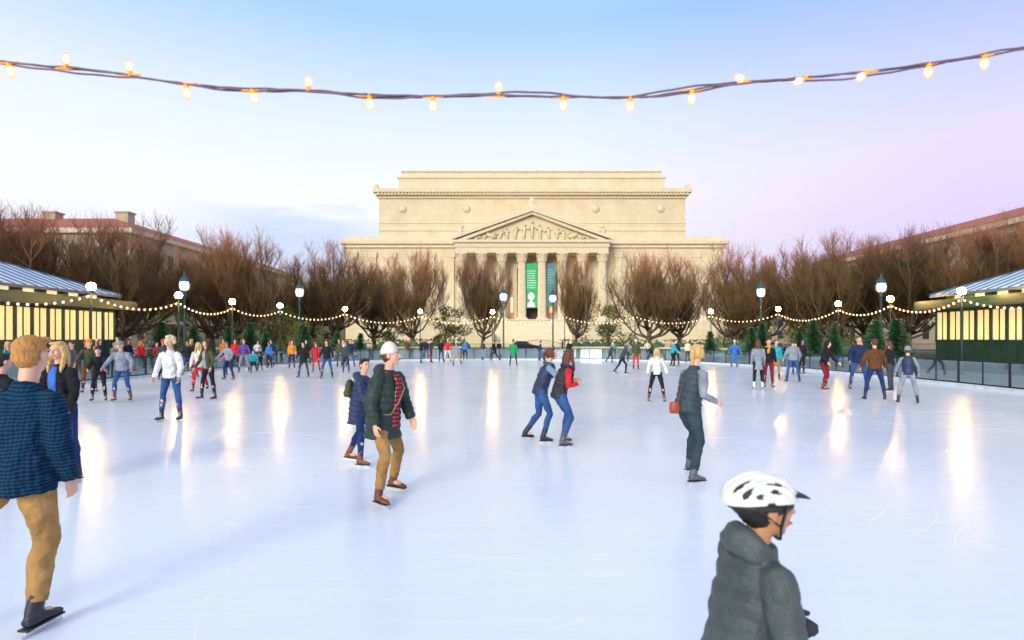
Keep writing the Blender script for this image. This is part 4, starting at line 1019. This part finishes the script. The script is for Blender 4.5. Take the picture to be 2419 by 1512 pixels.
# pediment
q=MB(); hw=17.6; zb=24.2; za=30.5
q.prism([(-hw+1.2,-4.6,zb),(hw-1.2,-4.6,zb),(0,-4.6,za-.6)],(0,5.4,0))
build("tympanum",q,m_stone,parent=ab)
q=MB()
for s_ in (1,-1):
    q.prism([(s_*(hw+.5),-6.2,zb),(s_*(hw+.5),-6.2,zb+.75),(0,-6.2,za+.95),(0,-6.2,za+.1)][::s_],(0,7.0,0))
    q.prism([(s_*(hw-.5),-5.7,zb),(s_*0,-5.7,za+.08),(0,-5.7,za-.5),(s_*(hw-2.4),-5.7,zb)][::s_],(0,6,0))
build("raking_cornice",q,m_trim,parent=ab)
q=MB(); random.seed(4)
def fig(q,x,h,lean=0):
    q.tube([(x,-4.8,zb),(x+lean*.3,-4.9,zb+h*.45),(x+lean*.7,-4.95,zb+h*.78)],[(.34,.26),(.3,.26),(.38,.25)],(1,0,0),8)
    q.ell((x+lean,-5.0,zb+h*.9),(.22,.24,.28),None,8,6)
    for s_ in (1,-1): q.tube([(x+lean*.7+s_*.3,-4.95,zb+h*.74),(x+lean+s_*.75,-5.05,zb+h*(.5+random.random()*.3))],[.15,.11],(0,1,0),6)
for xx,h,l in ((0,4.6,0),(-1.9,3.9,.3),(1.9,3.9,-.3),(-3.9,3.3,.4),(3.9,3.3,-.4),(-5.6,2.9,-.3),(5.6,2.9,.3),(-7.4,2.4,.6),(7.4,2.4,-.6),(-9.3,1.9,.8),(9.3,1.9,-.8),(-11.2,1.4,.9),(11.2,1.4,-.9),(-13,.9,.9),(13,.9,-.9)): fig(q,xx,h,l)
for s_ in (1,-1):
    q.tube([(s_*8.2,-4.9,zb+.7),(s_*9.6,-4.9,zb+1.1),(s_*10.3,-4.95,zb+1.6)],[.4,.45,.3],(0,1,0),8)
build("relief_sculpture",q,m_trim,parent=ab,smooth=True)
q=MB(); q.box((-.9,-6,za+.6),(.9,-4.6,za+1.3)); q.tube([(0,-5.4,za+1.2),(0,-5.4,za+2),(0,-5.4,za+2.9),(0,-5.4,za+3.5)],[(.5,.3),(.85,.3),(.6,.25),(.1,.1)],(1,0,0),10)
for s_ in (1,-1): q.ell((s_*.7,-5.4,za+1.5),(.35,.25,.35))
build("acroterion",q,m_trim,parent=ab,smooth=False)
for s_ in (1,-1):
    q=MB(); X0=s_*16.2; q.box((X0-.7,-5.8,zb+.9),(X0+.7,-4.6,zb+1.5)); q.tube([(X0,-5.2,zb+1.4),(X0,-5.2,zb+2.3),(X0-s_*.2,-5.2,zb+3.1)],[.55,.5,.25],(1,0,0),8); q.ell((X0-s_*.35,-5.4,zb+3.0),(.45,.4,.4)); q.ell((X0+s_*.4,-5.1,zb+2.4),(.25,.3,.75))
    build("griffin_statue",q,m_trim,parent=ab,smooth=True)
# banners
m_ban=M("banner_green",(.03,.44,.14),.7,.15,.6); m_ban2=M("banner_teal",(.07,.24,.24),.7,.2,.5); m_white=M("banner_print",(.75,.8,.75),.7,.05); m_pale=M("banner_print_pale",(.3,.45,.45),.7,.05)
b1=empty("banner",label="tall green banner with white head silhouette and small lettering",category="banner",loc=(cx-.1,126.4,0))
q=MB(); q.box((-1.45,-.04,8.9),(1.45,.04,19.1)); q.tube([(-1.6,0,19.1),(1.6,0,19.1)],.06,(0,0,1),6); build("banner_cloth",q,m_ban,parent=b1)
q=MB()
sil=[(-.95,0),(-.9,.9),(-.35,1.1),(-.4,1.5),(-.75,1.75),(-.85,2.3),(-.7,2.75),(-.3,3.05),(.15,3.08),(.5,2.85),(.62,2.45),(.78,2.15),(.62,2.05),(.62,1.8),(.5,1.6),(.25,1.55),(.2,1.15),(.75,.85),(.85,0)]
q.prism([(x_,-.065,z_*1.1+9.1) for x_,z_ in sil],(0,.02,0))
random.seed(5)
for r in range(8):
    z=17.4-r*.55; xx=-1.0
    while xx<.9:
        w=random.uniform(.12,.26); q.box((xx,-.06,z-.12),(min(xx+w,1.0),-.045,z+.08)); xx+=w+.1
build("print",q,m_white,parent=b1)
b2=empty("banner",label="narrow teal banner hanging between the columns",category="banner",loc=(cx+4.4,126.4,0))
q=MB(); q.box((-1.0,-.04,9.2),(1.0,.04,19.1)); q.tube([(-1.2,0,19.1),(1.2,0,19.1)],.06,(0,0,1),6); build("banner_cloth",q,m_ban2,parent=b2)
q=MB()
for r in range(6): q.box((-.8+.1*(r%2),-.06,17.6-r*.6),(.4+.2*(r%3),-.045,17.75-r*.6))
build("print",q,m_pale,parent=b2)
# ---------------------------------------------------------------- flanking office buildings
def office(xin,sgn,y0,y1,W,label,ze=21.0,chim=()):
    e=empty("office_building",label=label,category="building",loc=(xin,y0,0))
    L=y1-y0; X=lambda u:sgn*u
    q=MB(); xs=sorted((X(0),X(W))); q.box((xs[0],0,0),(xs[1],L,ze)); build("wall",q,m_stone2,parent=e)
    q=MB(); xs=sorted((X(-.8),X(W+.8))); q.box((xs[0],-.8,ze),(xs[1],L+.8,ze+.9)); xs=sorted((X(-.25),X(W+.2))); q.box((xs[0],-.25,4.8),(xs[1],L+.25,5.2)); build("cornice",q,m_trim,parent=e)
    q=MB(); z0=ze+.9; z1=ze+4.6; ins=9
    P=[Vector((X(-.9),-.9,z0)),Vector((X(W+.9),-.9,z0)),Vector((X(W+.9),L+.9,z0)),Vector((X(-.9),L+.9,z0)),Vector((X(ins),ins,z1)),Vector((X(W-ins),ins,z1)),Vector((X(W-ins),L-ins,z1)),Vector((X(ins),L-ins,z1))]
    for f in ((0,1,5,4),(1,2,6,5),(2,3,7,6),(3,0,4,7),(4,5,6,7)): q.poly([P[i] for i in f])
    ro=build("roof",q,m_tile,parent=e)
    for (u,v) in chim:
        q=MB(); xs=sorted((X(u),X(u+2.4))); q.box((xs[0],v,z0),(xs[1],v+2,z1+.9)); xs=sorted((X(u-.2),X(u+2.6))); q.box((xs[0],v-.2,z1+.9),(xs[1],v+2.2,z1+1.2)); build("chimney",q,m_stone2,parent=ro)
    wm=None
    q=MB(); q.box((-.06,0,0),(.06,1.5,2.6))
    for r in range(4):
        for i in range(int(L/4.4)):
            loc=(X(-.03),2+i*4.4,1.8+r*4.6)
            if wm is None: wm=build("window",q,m_glassdk,parent=e,loc=loc)
            else: o=wm.copy(); COL.objects.link(o); o.location=loc
    for r in range(4):
        for i in range(int(W/4.4)):
            o=wm.copy(); COL.objects.link(o); o.location=(X(2+i*4.4),-.03,1.8+r*4.6); o.rotation_euler=(0,0,-math.pi/2)
office(-68,-1,98,170,40,"stone office building with red tile roof and chimneys",20.6,((20,8),(6,8)))
office(77,1,82,150,30,"stone office building with red tiled hip roof",19.4)
def distant(x0,x1,label):
    e=empty("distant_building",label=label,category="building",loc=(x0,190,0)); W=x1-x0
    q=MB(); q.box((0,0,0),(W,25,19)); q.box((4,5,19.5),(W-10,20,22)); build("wall",q,m_stone2,parent=e)
    q=MB(); q.box((-.5,-.5,19),(W+.5,25.5,19.5)); build("cornice",q,m_trim,parent=e)
    q=MB(); q.box((0,-.06,0),(1.6,-.004,2.4)); w0=None
    for r in range(4):
        for i in range(int(W/4)-1):
            loc=(2+i*4,0,1.8+r*4.3)
            if w0 is None: w0=build("window",q,m_glassdk,parent=e,loc=loc)
            else: o=w0.copy(); COL.objects.link(o); o.location=loc
distant(-95,-28,"pale stone building beyond the trees"); distant(62,125,"pale stone building behind the bare trees")
# ---------------------------------------------------------------- parked car and garden gate
m_car=M("car_paint_dark_blue",(.02,.035,.07),.25,.1,metal=.4); m_tyre=M("tyre",(.02,.02,.02),.85); m_rim=M("rim",(.5,.5,.5),.35,metal=.7)
m_tail=emis("taillight",(1,.05,.02),1.5)
def car(x,y,mat,label):
    q=MB(); prof=[(-2.2,.35),(-2.25,.75),(-2.1,.95),(-1.3,1.02),(1.15,.98),(1.95,.85),(2.22,.62),(2.2,.35)]
    q.prism([(a,-.88,b) for a,b in prof],(0,1.76,0))
    e=build("parked_car",q,mat,bevel=.06,label=label,category="car",loc=(x,y,.008))
    q=MB(); b=len(q.v)
    low=[(-1.75,-.8,.99),(1.0,-.8,.97),(1.0,.8,.97),(-1.75,.8,.99)]; hi=[(-1.15,-.62,1.44),(.3,-.62,1.46),(.3,.62,1.46),(-1.15,.62,1.44)]
    q.v+=[Vector(p) for p in low+hi]
    for f in ((0,1,5,4),(1,2,6,5),(2,3,7,6),(3,0,4,7)): q.f.append(tuple(b+i for i in f)); q.m.append(0)
    build("window_glass",q,m_glassdk,parent=e)
    q=MB(); q.box((-1.17,-.63,1.44),(.32,.63,1.49)); 
    q.box((-.49,-.72,1.0),(-.41,-.66,1.45))
    build("roof",q,mat,parent=e,bevel=.02)
    for wx in (-1.35,1.4):
        for wy in (-.86,.86):
            q=MB(); q.tube([(wx,wy-.11,.33),(wx,wy+.11,.33)],.33,(1,0,0),20); w=build("wheel",q,m_tyre,parent=e,smooth=False)
            q=MB(); sg=1 if wy>0 else -1; q.tube([(wx,wy+sg*.112,.33),(wx,wy+sg*.125,.33)],.2,(1,0,0),12); build("rim",q,m_rim,parent=w)
    for yy in (-.62,.62):
        q=MB(); q.ell((2.17,yy,.7),(.06,.18,.08)); build("headlight",q,m_lglass,parent=e,smooth=True)
        q=MB(); q.ell((-2.2,yy,.8),(.05,.16,.08)); build("taillight",q,m_tail,parent=e,smooth=True)
car(1.8,80,m_car,"dark blue sedan on the avenue")
car(-33,80,M("car_paint_silver",(.4,.4,.42),.3,.05,metal=.4),"silver sedan on the avenue")
car(38,80,M("car_paint_white",(.6,.6,.6),.3,.05),"white sedan on the avenue")
q=MB()
for i in range(25):
    xx=-2.4+i*.2; h=1.35+.4*math.cos((xx)/2.4*math.pi/2); q.tube([(xx,0,0),(xx,0,h)],.014,n=5)
q.tube([(-2.4+i*.2,0,1.30+.4*math.cos((-2.4+i*.2)/2.4*math.pi/2)) for i in range(25)],.022,(0,0,1),6); q.box((-2.4,-.02,.2),(2.4,.02,.25))
for s_ in (-2.5,2.5): q.box((s_-.08,-.08,0),(s_+.08,.08,1.6))
build("garden_gate",q,m_black,label="black iron gate with arched top",category="gate",loc=(3.0,60,0))
q=MB(); L=30
for i in range(150): q.box((i*.2-.01,-.01,0),(i*.2+.01,.01,1.3))
q.box((0,-.015,1.15),(L,.015,1.19)); q.box((0,-.015,.15),(L,.015,.19)); f0=None
for xx in (-58,-27.5,6.0,36.5):
    if f0 is None: f0=build("iron_fence",q,m_black,label="black iron railing along the garden edge",category="fence",group="iron railings",loc=(xx,68.4,0))
    else: clone(f0,(xx,68.4,0))
# ---------------------------------------------------------------- bake modifiers
bpy.context.view_layer.update()
dg=bpy.context.evaluated_depsgraph_get()
for o in BAKE:
    me=bpy.data.meshes.new_from_object(o.evaluated_get(dg)); 
    me.polygons.foreach_set("use_smooth",[True]*len(me.polygons))
    o.data=me
for o in BAKE: o.modifiers.clear()
print("baked",time.time()-T0)
# ---------------------------------------------------------------- world
w=bpy.data.worlds.new("World"); sc.world=w; w.use_nodes=True; nt=w.node_tree; bg=nt.nodes["Background"]
tc=nt.nodes.new("ShaderNodeTexCoord"); sx=nt.nodes.new("ShaderNodeSeparateXYZ"); nt.links.new(tc.outputs["Generated"],sx.inputs[0])
cA=ramp(nt,sx.outputs[2],[(0,lin((228,228,248))),(.10,lin((237,239,254))),(.24,lin((245,248,255))),(.36,lin((225,237,255))),(.50,lin((168,207,254))),(.72,lin((196,216,246))),(1,lin((218,228,242)))])
cB=ramp(nt,sx.outputs[2],[(0,lin((222,204,243))),(.12,lin((222,205,252))),(.28,lin((226,219,254))),(.38,lin((198,208,254))),(.50,lin((150,181,252))),(1,lin((208,221,242)))])
fx=ramp(nt,sx.outputs[0],[(.10,0),(.62,1)])
cs=mixrgb(nt,fx,cA,cB)
mp=nt.nodes.new("ShaderNodeMapping"); mp.inputs["Scale"].default_value=(2.2,2.2,11); nt.links.new(tc.outputs["Generated"],mp.inputs["Vector"])
def mt(op,a,b):
    n=nt.nodes.new("ShaderNodeMath"); n.operation=op
    for i,x in enumerate((a,b)):
        if hasattr(x,'links'): nt.links.new(x,n.inputs[i])
        else: n.inputs[i].default_value=x
    return n.outputs[0]
cf0=noise(nt,mp.outputs[0],1.3,5,.55); cf=ramp(nt,cf0,[(.5,0),(.68,1)]); 
el=ramp(nt,sx.outputs[2],[(.0,.6),(.15,.4),(.21,0)])
bx_=mt('MULTIPLY',ramp(nt,mt('ADD',sx.outputs[0],1.0),[(.46,0),(.60,1)]),ramp(nt,mt('ADD',sx.outputs[0],1.0),[(.70,1),(.80,0)]))
hz=mt('ADD',sx.outputs[2],mt('MULTIPLY',mt('SUBTRACT',noise(nt,mp.outputs[0],3.2,5,.6),.5),.10))
bz=ramp(nt,hz,[(.10,.7),(.17,1),(.20,.7),(.225,0)])
bank=mt('MULTIPLY',bx_,bz)
cs=mixrgb(nt,mt('MULTIPLY',cf,el),cs,lin((206,216,246)))
cs=mixrgb(nt,mt('MULTIPLY',bank,.62),cs,lin((176,202,244)))
nt.links.new(cs,bg.inputs["Color"]); bg.inputs["Strength"].default_value=1.09
sun=bpy.data.lights.new("sun","SUN"); sun.energy=3.0; sun.angle=rad(25); sun.color=(1,.91,.76)
so=bpy.data.objects.new("sun",sun); COL.objects.link(so)
dirv=Vector((.40,1,-.36)).normalized(); so.rotation_euler=dirv.to_track_quat('-Z','Y').to_euler()
# camera
cam=bpy.data.cameras.new("camera"); co=bpy.data.objects.new("camera",cam); COL.objects.link(co); sc.camera=co
co.location=(0,0,1.85); co.rotation_euler=(rad(90),0,0); cam.sensor_width=36; cam.lens=19.35; cam.shift_y=.0182; cam.clip_start=.05; cam.clip_end=5000
cam.dof.use_dof=True; cam.dof.focus_distance=6.5; cam.dof.aperture_fstop=2.2
sc.view_settings.view_transform='Standard'; sc.view_settings.look='None'; sc.view_settings.exposure=0
print("done",time.time()-T0)
